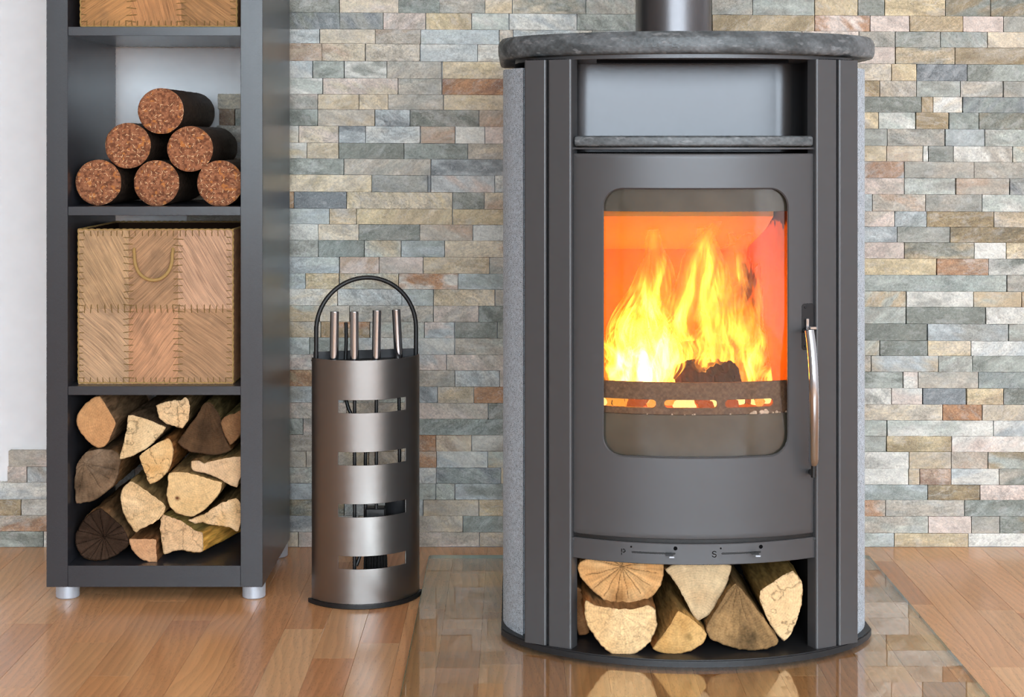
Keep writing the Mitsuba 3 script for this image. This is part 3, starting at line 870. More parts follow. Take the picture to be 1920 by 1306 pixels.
    Vy = Y + 0.0012 + s[:, None] * L + 0 * disp
    Vs = np.stack([Vx, Vy, Vz], -1).reshape(-1, 3)
    cs = 1.3 * lin(bark) * isb[None, :, None] + 1.3 * lin(split) * (1 - isb[None, :, None])
    cs = cs * (0.30 + 1.15 * n1 + 1.1 * (n2 - 0.5) + 0.12)[..., None]
    Vs = np.vstack([Vs, [[cen[0] + back[0], Y + L, cen[1] + back[1]]]])
    cs = np.vstack([cs.reshape(-1, 3), [lin(split)]])
    i, j = np.meshgrid(np.arange(Mz - 1), np.arange(N), indexing='ij')
    q = [i * N + j, i * N + (j + 1) % N, (i + 1) * N + (j + 1) % N, (i + 1) * N + j]
    jj = np.arange(N)
    f = np.vstack([np.stack([q[0], q[2], q[1]], -1).reshape(-1, 3), np.stack([q[0], q[3], q[2]], -1).reshape(-1, 3), np.stack([(Mz - 1) * N + jj, np.full(N, Mz * N), (Mz - 1) * N + (jj + 1) % N], 1)])
    obj(key + '__bark', trimesh.Trimesh(Vs, f, process=False), 'wood', True, color=np.clip(cs, 0, 0.9))
    return key


def sh(pts):     # shelf crop -> photo px
    return [(60 + x / 2.968, 720 + y / 2.968) for x, y in pts]


def sv(pts):     # stove crop -> photo px
    return [(920 + x * 0.375, 940 + y * 0.375) for x, y in pts]


BK, SP = (92, 74, 56), (150, 112, 80)
GS = 'split firewood logs in the lowest compartment of the shelf unit'
shelf_logs = [
    ('tan smooth faced log at the top left corner of the shelf wood stack', [(375, 66), (330, 80), (285, 120), (255, 165), (245, 205), (255, 245), (285, 290), (325, 330), (368, 358), (405, 345), (430, 310), (445, 270), (465, 215), (440, 165), (405, 110)], (450, 212), 3.190, (186, 136, 92), (196, 146, 100), (104, 84, 66), (120, 94, 70), dict(crack=0.15)),
    ('large pale wedge shaped log below the basket with reddish crack lines', [(535, 172), (610, 185), (745, 240), (700, 300), (650, 350), (590, 385), (545, 405), (485, 418), (500, 350), (520, 280), (530, 220)], (538, 176), 3.195, (226, 196, 152), (214, 180, 134), BK, (88, 70, 54), dict(crack=0.9)),
    ('small light log with dark cracks at the top centre of the shelf wood stack', [(690, 120), (730, 100), (785, 90), (835, 86), (850, 72), (868, 85), (878, 140), (870, 200), (835, 248), (790, 235), (745, 220), (705, 185)], (868, 90), 3.200, (220, 182, 136), (228, 194, 150), (110, 88, 60), (96, 78, 54), dict(crack=1.0)),
    ('dark brown wedge shaped log with a ragged lower edge at the top right', [(955, 110), (985, 100), (1010, 120), (1045, 175), (1062, 250), (1095, 340), (1112, 365), (1075, 385), (1010, 395), (940, 385), (880, 378), (850, 360), (808, 325), (850, 265), (905, 190)], (972, 104), 3.205, (70, 52, 38), (92, 68, 48), (100, 66, 40), (92, 78, 50), dict(crack=0.3, rays=0.5)),
    ('mid brown log at the top right corner, half hidden by the shelf side', [(1168, 148), (1120, 165), (1075, 180), (1050, 215), (1065, 270), (1100, 338), (1130, 320), (1168, 268)], (1168, 150), 3.200, (134, 98, 68), (118, 84, 58), (112, 98, 64), (112, 98, 64), dict(crack=0.4)),
    ('grey weathered log at the left side under the tan log', [(300, 378), (370, 362), (440, 362), (480, 385), (492, 420), (480, 500), (455, 560), (400, 610), (340, 650), (245, 663), (240, 600), (232, 570), (240, 510), (245, 465), (260, 425)], (290, 440), 3.195, (122, 98, 76), (84, 66, 50), (96, 70, 46), (80, 62, 46), dict(crack=0.4, rays=0.7, stain=((185, 860), 0.03, (150, 128, 108), 0.35))),
    ('small creamy half moon log in the middle of the shelf wood stack', [(595, 400), (640, 365), (700, 325), (755, 300), (775, 320), (788, 370), (778, 430), (760, 480), (720, 525), (655, 558), (630, 500), (610, 450)], (600, 402), 3.190, (224, 190, 140), (214, 166, 108), (120, 80, 46), (84, 66, 48), dict(crack=1.0)),
    ('big pale leaf shaped log left of the largest log in the shelf', [(545, 540), (590, 560), (660, 610), (720, 655), (742, 680), (735, 720), (690, 765), (640, 790), (605, 805), (575, 825), (545, 790), (515, 735), (495, 670), (492, 620), (505, 575)], (740, 678), 3.190, (222, 188, 144), (210, 174, 128), (112, 92, 60), (120, 98, 64), dict(crack=0.5, rays=0.4)),
    ('largest pale log of the shelf wood stack, rounded below, with a dark knot', [(760, 495), (850, 490), (930, 510), (1010, 535), (1055, 550), (1045, 600), (1010, 650), (960, 700), (900, 735), (850, 735), (800, 715), (765, 680), (748, 620), (755, 555)], (930, 515), 3.185, (220, 184, 134), (214, 176, 124), (126, 88, 54), (142, 116, 78), dict(crack=0.2, stain=((332, 933.5), 0.0055, (96, 56, 36), 1.0))),
    ('long pinkish pale log at the right edge above the largest pale log', [(885, 427), (930, 425), (960, 440), (1010, 425), (1080, 410), (1165, 404), (1172, 480), (1150, 540), (1140, 576), (1090, 555), (1030, 520), (960, 495), (900, 485), (885, 460)], (1165, 410), 3.190, (218, 184, 148), (208, 172, 132), (120, 92, 60), (140, 114, 76), dict(crack=0.3)),
    ('pale ragged log at the right edge below the largest pale log', [(870, 755), (910, 740), (960, 720), (1020, 680), (1080, 650), (1135, 635), (1160, 660), (1166, 760), (1142, 820), (1110, 800), (1060, 790), (1000, 785), (950, 770), (905, 775)], (1160, 640), 3.195, (222, 188, 146), (210, 170, 120), (120, 92, 60), (100, 82, 54), dict(crack=0.8)),
    ('nearly black log with fine radial lines at the bottom left corner', [(380, 690), (320, 720), (275, 770), (245, 830), (240, 880), (255, 925), (290, 965), (345, 982), (410, 978), (470, 950), (525, 910), (540, 880), (530, 840), (500, 790), (450, 745), (410, 710)], (400, 850), 3.192, (50, 37, 29), (66, 50, 40), (110, 82, 56), (96, 76, 54), dict(crack=0.1, rays=1.0)),
    ('small tan log at the bottom of the shelf wood stack between black and orange log', [(540, 860), (600, 862), (688, 865), (688, 920), (695, 988), (650, 990), (600, 970), (560, 930), (545, 895)], (688, 866), 3.187, (204, 156, 116), (190, 142, 104), (120, 84, 56), (110, 76, 50), dict(crack=0.1)),
    ('pale log with orange and mossy side at the bottom right corner', [(720, 725), (760, 735), (830, 760), (910, 815), (950, 830), (950, 928), (900, 935), (830, 925), (790, 930), (735, 946), (722, 880), (712, 800)], (722, 728), 3.205, (212, 170, 126), (220, 182, 140), (196, 142, 66), (128, 108, 60), dict(crack=0.7, back=(0.055, 0.0), L=0.2)),
]
for lb, pts, pith, Y, c1, c2, bk, spl, kw in shelf_logs:
    log(lb, sh(pts), sh([pith])[0], Y, c1, c2, bk, spl, group=GS, **kw)

GT = 'split firewood logs in the bay under the stove'
stove_logs = [
    ('half round log with radial cracks, upper left in the stove log bay', [(434, 330), (445, 370), (470, 405), (520, 455), (580, 502), (640, 526), (700, 528), (760, 507), (820, 465), (850, 420), (865, 370), (864, 310), (800, 285), (700, 275), (600, 272), (500, 280), (450, 300)], (655, 325), 2.815, (206, 162, 112), (196, 144, 92), (120, 84, 50), (150, 116, 76), dict(crack=0.1, rays=1.0, stain=((1160, 1117), 0.016, (120, 84, 50), 0.6))),
    ('pale round bottomed log with a rim of bark, lower left in the stove log bay', [(474, 495), (520, 515), (570, 528), (640, 538), (720, 536), (790, 520), (826, 540), (832, 620), (800, 700), (750, 745), (690, 768), (620, 768), (570, 740), (530, 690), (490, 630), (468, 570)], (655, 560), 2.772, (216, 182, 136), (206, 168, 120), (130, 86, 50), (120, 90, 60), dict(crack=0.5, rays=0.3, dark_edge=0.8)),
    ('small ochre log with a pointed top between the pale log and the weathered log', [(940, 548), (1000, 582), (1050, 625), (1083, 665), (1060, 712), (1000, 748), (930, 765), (860, 758), (810, 736), (850, 680), (895, 620), (920, 575)], (940, 550), 2.773, (188, 144, 88), (206, 166, 110), (150, 100, 56), (150, 118, 72), dict(crack=0.3, stain=((1290, 1193), 0.008, (110, 84, 46), 0.7))),
    ('pale grey wedge with its point down in the middle of the stove log bay', [(872, 342), (900, 322), (960, 306), (1060, 300), (1150, 304), (1205, 318), (1200, 350), (1175, 430), (1135, 500), (1100, 560), (1035, 597), (1000, 545), (960, 470), (920, 400)], (1035, 595), 2.806, (206, 180, 142), (190, 160, 122), (118, 92, 62), (130, 98, 64), dict(crack=0.2)),
    ('grey brown weathered wedge with dark stains, lower right in the stove log bay', [(1232, 412), (1290, 480), (1340, 550), (1400, 630), (1438, 690), (1432, 715), (1380, 737), (1330, 746), (1250, 740), (1170, 720), (1092, 680), (1077, 625), (1130, 540), (1190, 440), (1215, 415)], (1235, 412), 2.784, (150, 118, 80), (128, 100, 68), (92, 74, 52), (104, 82, 54), dict(crack=0.3, rays=0.7, stain=((1408, 1195), 0.022, (62, 50, 36), 0.8))),
    ('light spalted log with curly cracks and mossy top, right in the stove log bay', [(1512, 348), (1545, 380), (1563, 430), (1555, 520), (1530, 600), (1500, 668), (1466, 698), (1422, 650), (1385, 590), (1365, 540), (1345, 490), (1352, 445), (1415, 402), (1460, 370)], (1350, 470), 2.803, (224, 190, 146), (214, 178, 132), (120, 94, 54), (134, 106, 62), dict(crack=1.0)),
    ('brown log set back at the left wall of the stove log bay', [(428, 425), (475, 468), (475, 560), (495, 655), (440, 668), (425, 560)], (430, 540), 2.86, (158, 112, 74), (140, 98, 64), (90, 66, 44), (100, 72, 48), dict(crack=0.2, L=0.24)),
]
for lb, pts, pith, Y, c1, c2, bk, spl, kw in stove_logs:
    log(lb, sv(pts), sv([pith])[0], Y, c1, c2, bk, spl, **{'L': 0.27, 'group': GT, **kw})

# ------------------------------------------------------------------ wood stove
CX, CY, EA, EB = 0.306, 2.977, 0.327, 0.225


def fy(dx, a=EA, b=EB):
    """front curve of the stove's plan: y for x relative to the stove's centre"""
    q = np.clip(np.abs(dx) / a, 0, 0.9995)
    return CY - b * np.sqrt(1 - q * q)


def fxz(x, z):
    return fy(x - CX)


ws = thing('wood_stove', 'dark grey steel wood burning stove with rounded front and soapstone top', 'stove')
# base plate
t = np.linspace(np.pi, 2 * np.pi, 90)
bo_ = [(CX + 0.340 * math.cos(a), CY + 0.240 * math.sin(a)) for a in t] + [(CX + 0.340, 3.285), (CX - 0.340, 3.285)]
bo = sg.Polygon(bo_).intersection(sg.box(CX - 0.330, 2.0, CX + 0.330, 4.0)).buffer(-0.01).buffer(0.01)
bm = trimesh.creation.extrude_polygon(bo, 0.010, engine='earcut')
bm.apply_translation((0, 0, GZ))
bi = bo.buffer(-0.002)
b2 = trimesh.creation.extrude_polygon(bi, 0.002, engine='earcut')
b2.apply_translation((0, 0, GZ + 0.010))
obj(ws + '__base_plate', cat([bm, b2]), 'stove_dark')
ZB = GZ + 0.012
# top slab with rounded edge
t = np.linspace(np.pi, 2 * np.pi, 100)
to = sg.Polygon([(CX + 0.005 + 0.341 * math.cos(a), CY + 0.008 + 0.250 * math.sin(a)) for a in t] + [(CX + 0.346, 3.31), (CX - 0.336, 3.31)]).buffer(-0.012).buffer(0.012, quad_segs=8)
ring = dense(np.array(sg.polygon.orient(to).exterior.coords)[:-1], 0.008)
e = np.roll(ring, -1, 0) - np.roll(ring, 1, 0)
nr = np.stack([-e[:, 1], e[:, 0]], 1) / np.linalg.norm(e, axis=1, keepdims=True)
Z0, Z1 = 1.034, 1.0720
prof = [(0.010, Z0), (0.004, Z0 + 0.002), (0.0015, Z0 + 0.006), (0.0, Z0 + 0.013), (0.0, Z0 + 0.026), (0.0025, Z0 + 0.033), (0.007, Z0 + 0.038), (0.014, Z1)]
V = np.vstack([np.column_stack([ring + nr * i_, np.full(len(ring), z)]) for i_, z in prof])
n = len(ring)
f = []
j = np.arange(n)
j2 = np.roll(j, -1)
for k in range(len(prof) - 1):
    f += [np.stack([k * n + j, k * n + j2, (k + 1) * n + j2], 1), np.stack([k * n + j, (k + 1) * n + j2, (k + 1) * n + j], 1)]
V = np.vstack([V, [[CX, 3.05, Z0], [CX, 3.05, Z1]]])
f += [np.stack([j2, j, np.full(n, len(V) - 2)], 1), np.stack([(len(prof) - 1) * n + j, (len(prof) - 1) * n + j2, np.full(n, len(V) - 1)], 1)]
obj(ws + '__top_slab', trimesh.Trimesh(V, np.vstack(f), process=False), 'soap_top', 40)
labels[ws + '__top_slab'] = {'label': 'thick dark grey soapstone top with rounded edge'}
# thin steel rim under the top
ro = sg.Polygon([(CX + 0.305 * math.cos(a), CY + 0.228 * math.sin(a)) for a in t] + [(CX + 0.305, 3.27), (CX - 0.305, 3.27)])
rm = trimesh.creation.extrude_polygon(ro, 0.0065, engine='earcut')
rm.apply_translation((0, 0, 1.0273))
obj(ws + '__top_rim', rm, 'stove_steel')


def fold(xa, xb, z0, z1, depth, r=0.004):
    """a folded steel panel between two points of the front curve, rounded long edges"""
    pa, pb = (np.array([CX + x, 2.797 + (abs(x) - 0.2095) * 0.50]) for x in (xa, xb))
    d = (pb - pa) / np.linalg.norm(pb - pa)
    nn = np.array([d[1], -d[0]])
    if nn[1] > 0:
        nn = -nn
    L = np.linalg.norm(pb - pa)
    prof = sg.box(0, -depth, L, 0).buffer(-r).buffer(r, quad_segs=6)
    c = np.array(prof.exterior.coords)
    poly = sg.Polygon([pa + d * u + nn * v for u, v in c])
    m = trimesh.creation.extrude_polygon(poly, z1 - z0, engine='earcut')
    m.apply_translation((0, 0, z0))
    return m


for s in (-1, 1):
    for (a, b) in ((0.290, 0.2525), (0.249, 0.2095)):
        xa, xb = sorted((s * a, s * b))
        obj(ws + '__front_panel', fold(xa, xb, ZB, 1.0272, 0.028), 'stove_steel', 25)
    obj(ws + '__panel_backing', fold(*sorted((s * 0.286, s * 0.212)), ZB, 1.029, 0.02).apply_translation((0, 0.016, 0)), 'void_black')
    # soapstone cheek: along the curve, then straight back
    ts = np.linspace(math.acos(0.2912 / EA), 0.0, 26)
    out = [(CX + s * EA * math.cos(a), CY - EB * math.sin(a)) for a in ts] + [(CX + s * EA, 3.262)]
    inn = [(CX + s * (EA - 0.028) * math.cos(a) if i_ else CX + s * 0.2912, CY - (EB - 0.024) * math.sin(a)) for i_, a in enumerate(ts)] + [(CX + s * (EA - 0.028), 3.262)]
    ch = trimesh.creation.extrude_polygon(sg.Polygon(out + inn[::-1]).buffer(0), 1.016 - ZB, engine='earcut')
    ch.apply_translation((0, 0, ZB))
    obj(ws + '__side_stone', ch, 'soap_side', 25)
    labels[[k for k in scene if k.startswith(ws + '__side_stone')][-1]] = {'label': 'light grey speckled soapstone cheek'}
obj(ws + '__back_panel', box(CX - 0.325, CX + 0.325, 3.2625, 3.275, ZB, 1.0272), 'stove_dark')

# warming recess above the door: a steel sheet bent to a U, shelf of soapstone below
r = 0.042
rx0, rx1, ry0, ry1 = CX - 0.2085, CX + 0.2085, 2.815, 2.970
arc = [(rx0, ry0)] + [(rx0 + r - r * math.cos(a), ry1 - r + r * math.sin(a)) for a in np.linspace(0, np.pi / 2, 16)] + [(rx1 - r + r * math.sin(a), ry1 - r + r * math.cos(a)) for a in np.linspace(0, np.pi / 2, 16)] + [(rx1, ry0)]
arc = np.array(arc)
n = len(arc)
V = np.vstack([np.column_stack([arc, np.full(n, 0.868)]), np.column_stack([arc, np.full(n, 1.0270)])])
j = np.arange(n - 1)
obj(ws + '__recess_sheet', trimesh.Trimesh(V, np.vstack([np.stack([j, j + 1, j + n + 1], 1), np.stack([j, j + n + 1, j + n], 1)]), process=False), 'recess_steel', True)
for px in (1087, 1507):
    c = W(px, 108, 2.84)
    sc = trimesh.creation.icosphere(2, 0.0042)
    sc.apply_scale((1, 0.6, 1))
    sc.apply_translation((rx0 + 0.012 if px < 1300 else rx1 - 0.012, 2.836, c[2]))
    obj(ws + '__screw_head', sc, 'bright_steel', True)
obj(ws + '__recess_lip', plate(sg.box(CX - 0.165, 1.0215, CX + 0.165, 1.0272), 0.002, 0, 0.01, fy=lambda x, z: 2.815 + 0 * x), 'void_black')
shp = sg.Polygon([(CX + x, fy(x) - 0.003) for x in np.linspace(-0.2035, 0.2035, 50)] + [(CX + 0.2035, 2.98), (CX - 0.2035, 2.98)])
ring = dense(np.array(sg.polygon.orient(shp).exterior.coords)[:-1], 0.006)
e = np.roll(ring, -1, 0) - np.roll(ring, 1, 0)
nr = np.stack([-e[:, 1], e[:, 0]], 1) / np.linalg.norm(e, axis=1, keepdims=True)
Z0, Z1 = 0.8785, 0.8965
prof = [(0.004, Z0), (0.001, Z0 + 0.002), (0, Z0 + 0.004), (0, Z1 - 0.004), (0.001, Z1 - 0.002), (0.004, Z1)]
V = np.vstack([np.column_stack([ring + nr * i_, np.full(len(ring), z)]) for i_, z in prof] + [[[CX, 2.9, Z0], [CX, 2.9, Z1]]])
n = len(ring)
j = np.arange(n)
j2 = np.roll(j, -1)
f = []
for k in range(len(prof) - 1):
    f += [np.stack([k * n + j, k * n + j2, (k + 1) * n + j2], 1), np.stack([k * n + j, (k + 1) * n + j2, (k + 1) * n + j], 1)]
f += [np.stack([j2, j, np.full(n, len(V) - 2)], 1), np.stack([(len(prof) - 1) * n + j, (len(prof) - 1) * n + j2, np.full(n, len(V) - 1)], 1)]
obj(ws + '__stone_shelf', trimesh.Trimesh(V, np.vstack(f), process=False), 'soap_top', 40)
labels[ws + '__stone_shelf'] = {'label': 'narrow dark soapstone shelf above the door'}
st = sg.Polygon([(CX + x, fy(x) + 0.002) for x in np.linspace(-0.207, 0.207, 50)] + [(CX + 0.207, 2.985), (CX - 0.207, 2.985)])
m = trimesh.creation.extrude_polygon(st, 0.0032, engine='earcut')
m.apply_translation((0, 0, 0.8735))
obj(ws + '__shelf_support', m, 'stove_steel')

# door
hole = rounded(CX - 0.1545, CX + 0.1575, 0.3560, 0.8065, 0.031)
dpoly = sg.box(CX - 0.2062, 0.2175, CX + 0.2062, 0.8665).buffer(-0.003).buffer(0.003).difference(hole)
dk = ws + '__door'
obj(dk, plate(dpoly, 0.0075, 0.0022, 0.007, fxz), 'stove_steel', 30)
gl = rounded(CX - 0.171, CX + 0.174, 0.340, 0.823, 0.02)
g = plate(gl, 0.004, 0, 0.010, lambda x, z: fxz(x, z) + 0.0082, back=False)
keepf = g.faces[(np.abs(g.vertices[g.faces][:, :, 1] - fxz(g.vertices[g.faces][:, :, 0], 0) - 0.0082) < 1e-6).all(1)]
obj(dk + '__glass_pane', trimesh.Trimesh(g.vertices, keepf, process=True), 'stove_glass', True)
obj(dk + '__glass_gasket', plate(gl.buffer(0.008).difference(rounded(CX - 0.157, CX + 0.160, 0.3535, 0.809, 0.032)), 0.003, 0, 0.008, lambda x, z: fxz(x, z) + 0.0090), 'black_iron', 30)
# latch and handle
lp = rounded(CX + 0.1835, CX + 0.2058, 0.887 - 390 * 2.80 / F, 0.887 - 303 * 2.80 / F, 0.005)
obj(dk + '__latch_plate', plate(lp, 0.0012, 0.0003, 0.005, lambda x, z: fxz(x, z) - 0.0011), 'stove_dark', 30)
for zz in (576, 649):
    c = W(1503, zz, 2.79)
    s_ = trimesh.creation.icosphere(1, 0.002)
    s_.apply_translation((CX + 0.1895, fy(0.1895) - 0.0012, c[2]))
    obj(dk + '__latch_screw', s_, 'stove_dark', True)
lz = W(0, 610, 2.79)[2]
obj(dk + '__latch_hook', cat([box(CX + 0.190, CX + 0.1955, fy(0.19) - 0.006, fy(0.19) - 0.001, lz - 0.012, lz + 0.012, 0.001), box(CX + 0.1955, CX + 0.207, fy(0.197) - 0.018, fy(0.197) - 0.004, lz - 0.006, lz - 0.001, 0.001)]), 'bright_steel')
hp = []
for s_ in np.linspace(0, 1, 40):
    py = 613 + (870 - 613) * s_
    px = 1516 + (1525.5 - 1516) * min(1, s_ * 1.0) + 6.5 * math.sin(math.pi * s_ ** 0.8) * (1 - 0.3 * s_)
    c = W(px, py, 2.765 + 0.006 * s_ - 0.022 * math.sin(math.pi * s_))
    hp.append(c)
hp = np.array(hp)
hr = np.full(40, 0.0083)
hr[0] = hr[-1] = 0.0066
hp[0] = hp[1] + (hp[0] - hp[1]) * 0.2
obj(dk + '__handle', tube(hp, hr, 24), 'bright_steel', 40)
labels[dk + '__handle'] = {'label': 'curved polished steel door handle'}
obj(dk + '__handle_stud', rod(hp[-1] + [0, 0, -0.022], hp[-1], 0.0045), 'black_iron', 40)
obj(dk + '__handle_arm', rod(hp[2], [hp[2][0] - 0.004, fy(0.197) - 0.002, hp[2][2] + 0.004], 0.004), 'black_iron', 40)
obj(dk + '__handle_arm', rod(hp[-1] + [0, 0, -0.018], [hp[-1][0], fy(0.2) + 0.01, hp[-1][2] - 0.018], 0.0045), 'black_iron', 40)

# air control band with marks and levers
bk_ = ws + '__air_band'
ap = sg.box(CX - 0.2085, 0.1755, CX + 0.2085, 0.2110)
obj(bk_, plate(ap, 0.006, 0.001, 0.006, lambda x, z: fxz(x, z) - 0.001), 'stove_steel', 30)
obj(bk_ + '__door_sill', plate(sg.box(CX - 0.207, 0.2111, CX + 0.207, 0.2170), 0.006, 0, 0.008, lambda x, z: fxz(x, z) + 0.004), 'black_iron', 30)


def on_band(poly, lift=0.0004, t=0.0003):
    return plate(poly, t, 0, 0.003, lambda x, z: fxz(x, z) - 0.001 - lift)


def bx(px):
    return (px - VX) * 2.756 / F


def bz(py):
    return H - (py - HY) * 2.756 / F


ZC_ = bz(1039)


def curve_z(dx, z0):     # pixel rows on the bent band
    return z0


for (lx, sx0, sx1, name) in ((1169, 1185, 1266, 'P'), (1337, 1352, 1428, 'S')):
    zc = 0.1945
    m = meshkit.text_mesh(name, 0.0105, 0.0004)
    if name == 'P':
        st_ = [sg.box(0, 0, 0.0013, 0.0042), sg.box(0, 0.0055, 0.0013, 0.0105), sg.box(0.0026, 0.0092, 0.0048, 0.0105), sg.box(0.0026, 0.0042, 0.0048, 0.0055),
               sg.LineString([(0.0048, 0.0098), (0.0064, 0.0085), (0.0064, 0.0063), (0.0048, 0.0048)]).buffer(0.0006)]
        m = cat([trimesh.creation.extrude_polygon(q, 0.0004, engine='earcut') for q in st_])
    v = m.vertices
    x = bx(lx) - 0.003 + v[:, 0]
    m.vertices = np.column_stack([x, fxz(x, 0) - 0.0011 - v[:, 2], zc - 0.006 + v[:, 1]])
    obj(bk_ + '__letter', m, 'void_black')
    xa, xb = bx(sx0), bx(sx1)
    obj(bk_ + '__slider_slot', on_band(rounded(xa, xb, zc - 0.0016, zc + 0.0016, 0.0015)), 'black_iron')
    for (px, rr) in ((sx0 - 1, 0.0015), (sx1 + 0, 0.0033)):
        obj(bk_ + '__marker_hole', on_band(sg.Point(bx(px), zc + 0.0088).buffer(rr)), 'void_black')
    xl = xb - 0.011
    yl = fy(xl - CX)
    obj(bk_ + '__lever', box(xl - 0.006, xl + 0.006, yl - 0.018, yl - 0.0015, zc - 0.0012, zc + 0.0002, 0.0003), 'stove_steel')
    obj(bk_ + '__lever_tip', box(xl - 0.001, xl + 0.0075, yl - 0.0200, yl - 0.0180, zc - 0.0032, zc - 0.0006, 0.0005), 'foot_grey')

# log bay and body shell
obj(ws + '__log_bay', cat([box(CX - 0.2085, CX - 0.2035, 2.828, 3.24, ZB, 0.205), box(CX + 0.2035, CX + 0.2085, 2.828, 3.24, ZB, 0.205), box(CX - 0.2085, CX + 0.2085, 3.235, 3.24, ZB, 0.205),
                           box(CX - 0.2085, CX + 0.2085, 2.80, 3.24, 0.206, 0.2105)]), 'stove_dark')
# firebox
FX0, FX1, FB = CX - 0.176, CX + 0.178, 3.19


def quad(a, b, c, d):
    return trimesh.Trimesh([a, b, c, d], [[0, 1, 2], [0, 2, 3]], process=False)


BX0, BX1 = CX - 0.150, CX + 0.146
fb = ws + '__firebox'
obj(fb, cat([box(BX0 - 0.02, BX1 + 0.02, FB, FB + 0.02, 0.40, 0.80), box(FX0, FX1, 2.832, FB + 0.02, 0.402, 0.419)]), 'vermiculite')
for s in (0, 1):
    xf, xb = (FX0, BX0) if s == 0 else (FX1, BX1)
    o = -0.02 if s == 0 else 0.02
    lo = [(xf, 2.838), (xb, FB), (xb + o, FB), (xf + o, 2.838)]
    m = trimesh.creation.extrude_polygon(sg.Polygon(lo), 0.40, engine='earcut')
    m.apply_translation((0, 0, 0.40))
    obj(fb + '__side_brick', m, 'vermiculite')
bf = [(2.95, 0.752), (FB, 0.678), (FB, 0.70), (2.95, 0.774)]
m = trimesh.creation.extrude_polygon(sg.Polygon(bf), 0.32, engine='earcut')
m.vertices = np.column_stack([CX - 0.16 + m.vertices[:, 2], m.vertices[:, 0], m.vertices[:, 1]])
obj(fb + '__baffle', m, 'baffle_flamelit')
obj(fb + '__roof', box(FX0 - 0.02, FX1 + 0.02, 2.80, FB + 0.02, 0.80, 0.81), 'stove_dark')
obj(fb + '__brow_plate', plate(sg.box(CX - 0.19, 0.7680, CX + 0.19, 0.835), 0.006, 0, 0.01, lambda x, z: fxz(x, z) + 0.018), 'sooty_plate', 30)
obj(fb + '__sill_plate', plate(sg.box(CX - 0.19, 0.335, CX + 0.19, 0.4225), 0.006, 0, 0.01, lambda x, z: fxz(x, z) + 0.024), 'sooty_plate', 30)
rp = sg.box(CX - 0.185, 0.4222, CX + 0.185, 0.4770)
for (a, b) in ((-0.172, -0.065), (-0.0515, 0.0385), (0.052, 0.1366)):
    rp = rp.difference(rounded(CX + a, CX + b, 0.4337, 0.4477, 0.0068))
obj(fb + '__log_retainer', plate(rp, 0.007, 0.001, 0.004, lambda x, z: fxz(x, z) + 0.030), 'cast_brown', 30)
labels[fb + '__log_retainer'] = {'label': 'curved brown iron bar with three long slots'}
ac = []
for q in range(26):
    xx = rng.normal(0.118, 0.022) if q < 18 else rng.uniform(-0.1, 0.15)
    rr = rng.uniform(0.0012, 0.0052) if q < 8 else rng.uniform(0.0006, 0.0018)
    s_ = trimesh.creation.icosphere(1, rr)
    s_.vertices += 0.5 * rr * (rng.random(s_.vertices.shape) - 0.5)
    s_.apply_translation((CX + xx, fy(xx) + 0.0285, 0.4225 + rr * 0.6))
    ac.append(s_)
k = obj(fb + '__ash_flakes', cat(ac), 'ash')
labels[k] = {'kind': 'stuff', 'label': 'pale ash flakes on the sill'}
# flue pipe
pc = (CX, 3.155)
obj(ws + '__flue_pipe', lathe([(0.0705, 1.0722), (0.073, 1.0722), (0.073, 2.495), (0.0705, 2.495)], pc, 64), 'pipe_steel', 30)

# ------------------------------------------------------------------ the fire: burning logs, embers and glowing flame tongues
def burning(label, p0, p1, r, seedn):
    key = thing('burning_log', label, 'log')
    n, s = 60, 40
    p0, p1 = np.array(p0), np.array(p1)
    tt = np.linspace(0, 1, n)
    rad = r * np.minimum(1, 0.35 + np.sqrt(np.minimum(tt, 1 - tt) * 6) * 0.65)
    m = tube(p0 + (p1 - p0) * tt[:, None], rad, s)
    v = m.vertices
    m.vertices = v + np.stack([0.020 * (meshkit.fbm(v * 85 + seedn + 9 * q, 3) - 0.5) for q in range(3)], 1) * np.array([0.5, 1, 1])
    obj(key, m, 'charcoal', 35)


burning('charred dark log lying in the flames behind the slotted bar', (CX - 0.010, 3.00, 0.455), (CX + 0.100, 2.955, 0.460), 0.031, 1)
burning('charred log under the brightest flames, mostly hidden by fire', (CX - 0.14, 3.00, 0.440), (CX - 0.01, 3.06, 0.440), 0.028, 5)
burning('charred log set back across the fire behind the other two', (CX - 0.10, 3.12, 0.448), (CX + 0.08, 3.10, 0.450), 0.024, 9)
key = thing('ember_bed', 'bed of glowing orange embers seen through the slots of the stove bar', 'embers')
labels[key]['kind'] = 'stuff'
for kk, rad in enumerate(([1.9, 1.1, 0.35], [1.3, 0.42, 0.05], [0.45, 0.07, 0.006])):
    em = []
    for q in range(40):
        s_ = trimesh.creation.icosphere(1, rng.uniform(0.007, 0.014))
        s_.vertices *= 1 + 0.5 * (rng.random(s_.vertices.shape) - 0.5)
        xx = rng.uniform(-0.16, 0.158)
        s_.apply_translation((CX + xx, rng.uniform(2.87 if abs(xx) > 0.1 else 2.84, 3.05), 0.420 + rng.uniform(0.005, 0.012)))
        em.append(s_)
    obj(key + '__ember', cat(em), 'charcoal', 40, emitter={'type': 'area', 'radiance': {'type': 'rgb', 'value': rad}, 'sampling_weight': 0.15})

FLAME_GAIN = 5.6


